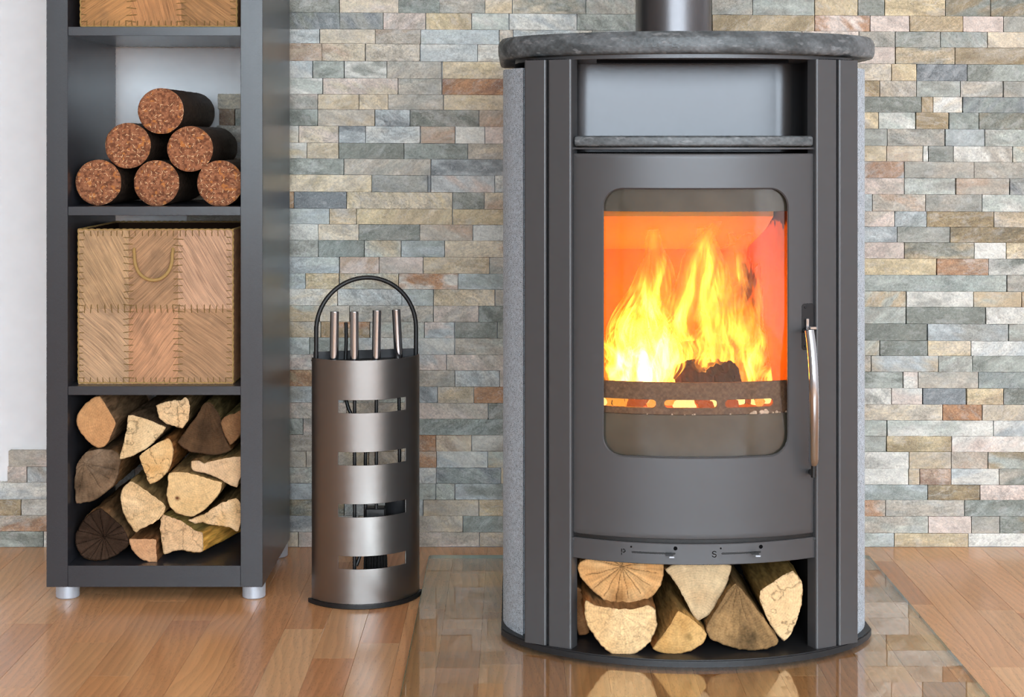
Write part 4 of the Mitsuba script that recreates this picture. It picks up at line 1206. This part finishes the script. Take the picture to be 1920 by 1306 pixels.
def flame_glow(p, n, uv):
    q = mi.UInt32(dr.clip(dr.floor(uv.x * NT), 0, NT - 1)) + NT * mi.UInt32(dr.clip(dr.floor(uv.y * NT), 0, NT - 1))
    s = uv.x * NT - dr.floor(uv.x * NT)
    k = dr.floor((uv.y * NT - dr.floor(uv.y * NT)) * NS)
    v = dr.gather(mi.Float, TAB['fl'], q) * (0.25 + 0.25 * (NS - 1 - k))
    s = s * (0.55 + 0.45 * (k + 1) / NS)
    w = fbm(p.x * 20, p.y * 20, p.z * 9, 2) - 0.5
    st = fbm(p.x * 82 + w * 7, p.y * 60, p.z * 11 + w * 4, 3)
    st = smoothstep(0.28, 0.74, st)
    k = v * (0.10 + 1.9 * st * st) * (1 - smoothstep(0.40, 1.0, s))
    return mi.Color3f(1.0, 0.29, 0.026) * k * FLAME_GAIN


def flame_veil(p, n, uv):
    return 0.004 * smoothstep(0.3, 0.7, fbm(p.x * 60, p.y * 60, p.z * 15, 2))


scene['flame_gas'] = {'type': 'blendbsdf', 'weight': proc(flame_veil), 'first': {'type': 'null'}, 'second': {'type': 'diffuse', 'reflectance': rgb((20, 10, 5))}}
NS, NT = 5, 4                                            # shells of a tongue; tongues in a row of the uv square
fire = thing('log_fire', 'bright yellow and orange flames burning behind the stove window', 'fire')
FL = [  # base px, half width px, tip px, tip y, depth, strength
    (1212, 722, 62, 1258, 468, 2.99, 0.95), (1160, 722, 42, 1172, 625, 2.96, 1.3), (1268, 722, 38, 1305, 520, 3.02, 0.7), (1185, 722, 50, 1212, 560, 3.05, 0.60),
    (1330, 705, 34, 1318, 575, 2.97, 0.4), (1402, 716, 30, 1428, 585, 2.98, 0.38), (1372, 716, 40, 1366, 480, 3.06, 0.17), (1385, 722, 62, 1400, 430, 3.09, 0.07), 
    (1225, 650, 36, 1200, 380, 3.04, 0.20), (1345, 640, 40, 1352, 375, 3.02, 0.20), (1290, 640, 36, 1316, 380, 3.00, 0.20), (1400, 680, 32, 1388, 400, 3.07, 0.16),
    (1440, 720, 26, 1452, 655, 2.97, 0.4), (1270, 722, 120, 1285, 420, 3.08, 0.07), (1225, 722, 44, 1250, 520, 2.96, 1.0), (1205, 724, 44, 1240, 560, 2.94, 2.4)]
NV, NA = 34, 20
labels[fire]['kind'] = 'stuff'
TAB['fl'] = mi.Float(np.array([f_[6] for f_ in FL], np.float32))
Vs, Fs, UV, at = [], [], [], 0
for q, (bx_, by_, hw, tx, ty, Y, I) in enumerate(FL):
    p0, p1 = W(bx_, by_, Y), W(tx, ty, Y)
    hw = hw * Y / F
    ph = rng.random(4) * 6.28
    for k in range(1, NS + 1):
        fr_ = k / NS
        s = np.linspace(0, 1, NV)
        ln = 0.55 + 0.45 * fr_
        z = p0[2] + (p1[2] - p0[2]) * s * ln
        sway = hw * (0.55 * np.sin(4.2 * s * ln + ph[0]) - 0.55 * np.sin(ph[0]) + 0.22 * np.sin(11 * s * ln + ph[1])) * (s * ln)
        cx = p0[0] + (p1[0] - p0[0]) * (s * ln) ** 1.3 + sway
        prof = np.where(s < 0.22, 0.62 + 0.38 * np.sin(s / 0.22 * np.pi / 2), (1 - ((s - 0.22) / 0.78)) ** 0.85 * (1 + 0.25 * np.sin((s - 0.22) * 6)))
        prof[-1] = 0.002
        a = np.arange(NA) * 2 * np.pi / NA
        nse = meshkit.noise(np.stack(np.broadcast_arrays(np.cos(a)[None] * 1.6 + q * 3, np.sin(a)[None] * 1.6 + q, s[:, None] * ln * 5 + ph[2]), -1))
        R = hw * fr_ * prof[:, None] * (0.62 + 0.76 * nse)
        dep = min(1.0, 0.06 / hw)
        P = np.stack([cx[:, None] + R * np.cos(a), Y + 0.02 * np.sin(3 * s * ln + ph[3])[:, None] + R * np.sin(a) * dep * 0.8, np.broadcast_to(z[:, None], R.shape)], -1)
        P[..., 1] = np.minimum(P[..., 1], FB - 0.004)
        P[..., 0] = np.clip(P[..., 0], CX - 0.158, CX + 0.156)
        Vs.append(P.reshape(-1, 3))
        n1 = NA + 1                                      # the seam column twice, so that uv covers each shell once
        P = np.concatenate([P, P[:, :1]], 1)
        u_, v_ = np.meshgrid(np.linspace(0.002, 0.998, NV), np.linspace(0.004, 0.996, n1), indexing='ij')
        Vs[-1] = P.reshape(-1, 3)
        UV.append(np.stack([(q % NT + u_) / NT, (q // NT + (k - 1 + v_) / NS) / NT], -1).reshape(-1, 2))
        i, j = np.meshgrid(np.arange(NV - 1), np.arange(NA), indexing='ij')
        qd = [i * n1 + j, i * n1 + j + 1, (i + 1) * n1 + j + 1, (i + 1) * n1 + j]
        Fs.append(np.vstack([np.stack([qd[0], qd[1], qd[2]], -1).reshape(-1, 3), np.stack([qd[0], qd[2], qd[3]], -1).reshape(-1, 3)]) + at)
        at += NV * n1
obj(fire, trimesh.Trimesh(np.vstack(Vs), np.vstack(Fs), process=False), 'flame_gas', True, uv=np.vstack(UV),
    emitter={'type': 'area', 'radiance': proc(flame_glow), 'sampling_weight': 0.8})

# ------------------------------------------------------------------ fireside tool holder
PL, PR = np.array([-0.3905, 3.150]), np.array([-0.1865, 3.209])
ch_ = PR - PL
CL = np.linalg.norm(ch_)
ex = ch_ / CL
ey = np.array([ex[1], -ex[0]])                           # towards the viewer
SAG = 0.072
Rr = (CL * CL / 4 + SAG * SAG) / (2 * SAG)
half = math.asin(CL / 2 / Rr) if SAG < CL / 2 else math.pi / 2
mid = (PL + PR) / 2
cen = mid + ey * (SAG - Rr)


def on_arc(a, r=Rr):
    """plan point of the bent sheet at angle a (radians from its middle, to the right)"""
    return cen + r * (math.sin(a) * ex + math.cos(a) * ey)


def local(u, v):
    """plan point at u along the chord from its middle, v towards the viewer"""
    return mid + ex * u + ey * v


th_ = thing('tool_holder', 'brushed steel fireside tool holder with four slots and a black arched handle', 'tool holder')
HT, HB = 0.4715, 0.009
arcl = 2 * half * Rr
sheet_p = sg.box(-arcl / 2, HB, arcl / 2, HT)
SLZ = [(0.396, 0.3715), (0.2975, 0.2725), (0.199, 0.174), (0.100, 0.0755)]
for z1, z0 in SLZ:
    sheet_p = sheet_p.difference(sg.box(-0.068, z0, 0.072, z1))
sm_ = plate(sheet_p, 0.0014, 0.0003, 0.005, None)
v = sm_.vertices
ang = v[:, 0] / Rr
P2 = cen + (Rr - v[:, 1])[:, None] * (np.sin(ang)[:, None] * ex + np.cos(ang)[:, None] * ey)
sm_.vertices = np.column_stack([P2, v[:, 2]])
obj(th_ + '__steel_front', sm_, 'holder_steel', 30)


def dshape(r, n=50, ext=0.0):
    h = math.asin(min(1, (CL / 2 + ext) / r))
    return [tuple(on_arc(a, r)) for a in np.linspace(-h, h, n)]


bs = trimesh.creation.extrude_polygon(sg.Polygon(dshape(Rr + 0.004, ext=0.006)).buffer(0), 0.0075, engine='earcut')
bs.apply_translation((0, 0, 0.0012))
obj(th_ + '__base', bs, 'black_iron')
tr = sg.Polygon(dshape(Rr - 0.0022)).buffer(0)
HX = [W(627, 677, 3.135), W(665, 676, 3.125), W(705.5, 675, 3.132), W(748, 672, 3.176)]
for hpos in HX:
    tr = tr.difference(sg.Point(hpos[0], hpos[1]).buffer(0.0065))
tm = trimesh.creation.extrude_polygon(tr, 0.003, engine='earcut')
tm.apply_translation((0, 0, HT - 0.008))
obj(th_ + '__top_tray', tm, 'black_iron')
bl = []
for z0, z1 in ((HT - 0.008, HT + 0.011),):
    a, b = local(-CL / 2 + 0.003, 0.0), local(CL / 2 - 0.003, 0.0)
    q = np.array([a, b, b + ey * 0.0015, a + ey * 0.0015])
    m = trimesh.creation.extrude_polygon(sg.Polygon(q), z1 - z0, engine='earcut')
    m.apply_translation((0, 0, z0))
    bl.append(m)
obj(th_ + '__back_flange', cat(bl), 'stove_dark')
RA = CL / 2 - 0.008
hp = [np.array([*local(-RA, 0.004), HT - 0.02]), np.array([*local(-RA, 0.004), 0.50])]
hp += [np.array([*local(-RA * math.cos(a), 0.004), 0.523 + (RA + 0.002) * math.sin(a)]) for a in np.linspace(0, np.pi, 44)]
hp += [np.array([*local(RA, 0.004), 0.50]), np.array([*local(RA, 0.004), HT - 0.02])]
obj(th_ + '__carry_handle', tube(hp, 0.0042, 14), 'black_iron', 50)

# tools: steel grips above the tray, black rods and heads inside
TOOLS = [('fireplace_poker', 'straight poker with steel grip, leftmost of the four tools in the holder', 'poker', (627.3, 583), (626.6, 676), 0),
         ('fireplace_tongs', 'fire tongs with steel grip, second tool from the left in the holder', 'tongs', (664, 583), (664.8, 675), 1),
         ('hearth_brush', 'hearth brush with steel grip, third tool from the left in the holder', 'brush', (706.8, 580.5), (705.6, 674), 2),
         ('ash_shovel', 'ash shovel with tilted steel grip, rightmost tool in the holder', 'shovel', (742.6, 579), (747.6, 671), 3)]
for name, lb, ct, tp, bt, kind in TOOLS:
    key = thing(name, lb, ct, 'fireside tools in the holder')
    base = HX[kind]
    Y = base[1]
    b0, t0 = W(*bt, Y), W(*tp, Y - 0.004 if kind == 3 else Y)
    obj(key + '__grip', rod(b0, t0, 0.0083, 24, 0.0018), 'bright_steel', 40)
    zb = {0: 0.045, 1: 0.05, 2: 0.145, 3: 0.235}[kind]
    slope = (b0 - t0) / (t0[2] - b0[2])
    pb = b0 + slope * 0 + np.array([0.0 if kind != 3 else 0.002, 0.0, 0.0])
    pb = np.array([pb[0], pb[1], zb])
    obj(key + '__rod', rod(pb, b0 + [0, 0, 0.002], 0.0034, 12), 'black_iron', 40)
    if kind == 0:
        hk = [pb + [0, 0, 0.01], pb, pb + [0.004, 0, -0.010], pb + [0.014, 0.003, -0.014], pb + [0.022, 0.004, -0.008]]
        obj(key + '__hook', tube(hk, [0.0034, 0.0034, 0.0032, 0.0028, 0.0016], 10), 'black_iron', 40)
    if kind == 1:
        arm = [W(648.5, 604, 3.165), W(648.5, 660, 3.163), W(648.0, 735, 3.155), W(651, 757, 3.150), W(660, 778, 3.145), W(678, 800, 3.14), W(685.5, 850, 3.14), W(685.5, 940, 3.14), W(678, 1030, 3.135), W(668, 1060, 3.13)]
        from scipy.interpolate import splprep, splev
        tck, _ = splprep(np.array(arm).T, s=0, k=3)
        obj(key + '__second_arm', tube(np.array(splev(np.linspace(0, 1, 60), tck)).T, 0.0034, 10), 'black_iron', 50)
        obj(key + '__jaw', cat([box(pb[0] - 0.006, pb[0] + 0.008, pb[1] - 0.004, pb[1] + 0.004, zb - 0.025, zb, 0.001)]), 'black_iron')
    if kind == 2:
        obj(key + '__brush_block', box(pb[0] - 0.021, pb[0] + 0.018, pb[1] - 0.004, pb[1] + 0.022, 0.15, 0.187, 0.003), 'black_iron')
        br = []
        for bxi in range(9):
            for byi in range(6):
                o = np.array([pb[0] - 0.019 + bxi * 0.0043, pb[1] - 0.002 + byi * 0.0044, 0.151])
                br.append(tube([o, o + [rng.uniform(-0.004, 0.004), rng.uniform(-0.003, 0.003), -0.085]], [0.0024, 0.0017], 6))
        k = obj(key + '__bristles', cat(br), 'bristle', 40)
        labels[k] = {'kind': 'stuff', 'label': 'black bristles'}
    if kind == 3:
        bl_ = sg.Polygon([(-0.018, 0), (0.012, 0), (0.018, -0.02), (0.02, -0.085), (-0.022, -0.085), (-0.024, -0.02)]).buffer(0.003)
        pm = plate(bl_, 0.0014, 0.0003, 0.004, lambda x, z: 0.004 * (x / 0.02) ** 2 - 0.12 * z)
        pm.apply_translation((pb[0] - 0.004, pb[1] + 0.001, zb + 0.002))
        obj(key + '__blade', pm, 'stove_dark', 30)
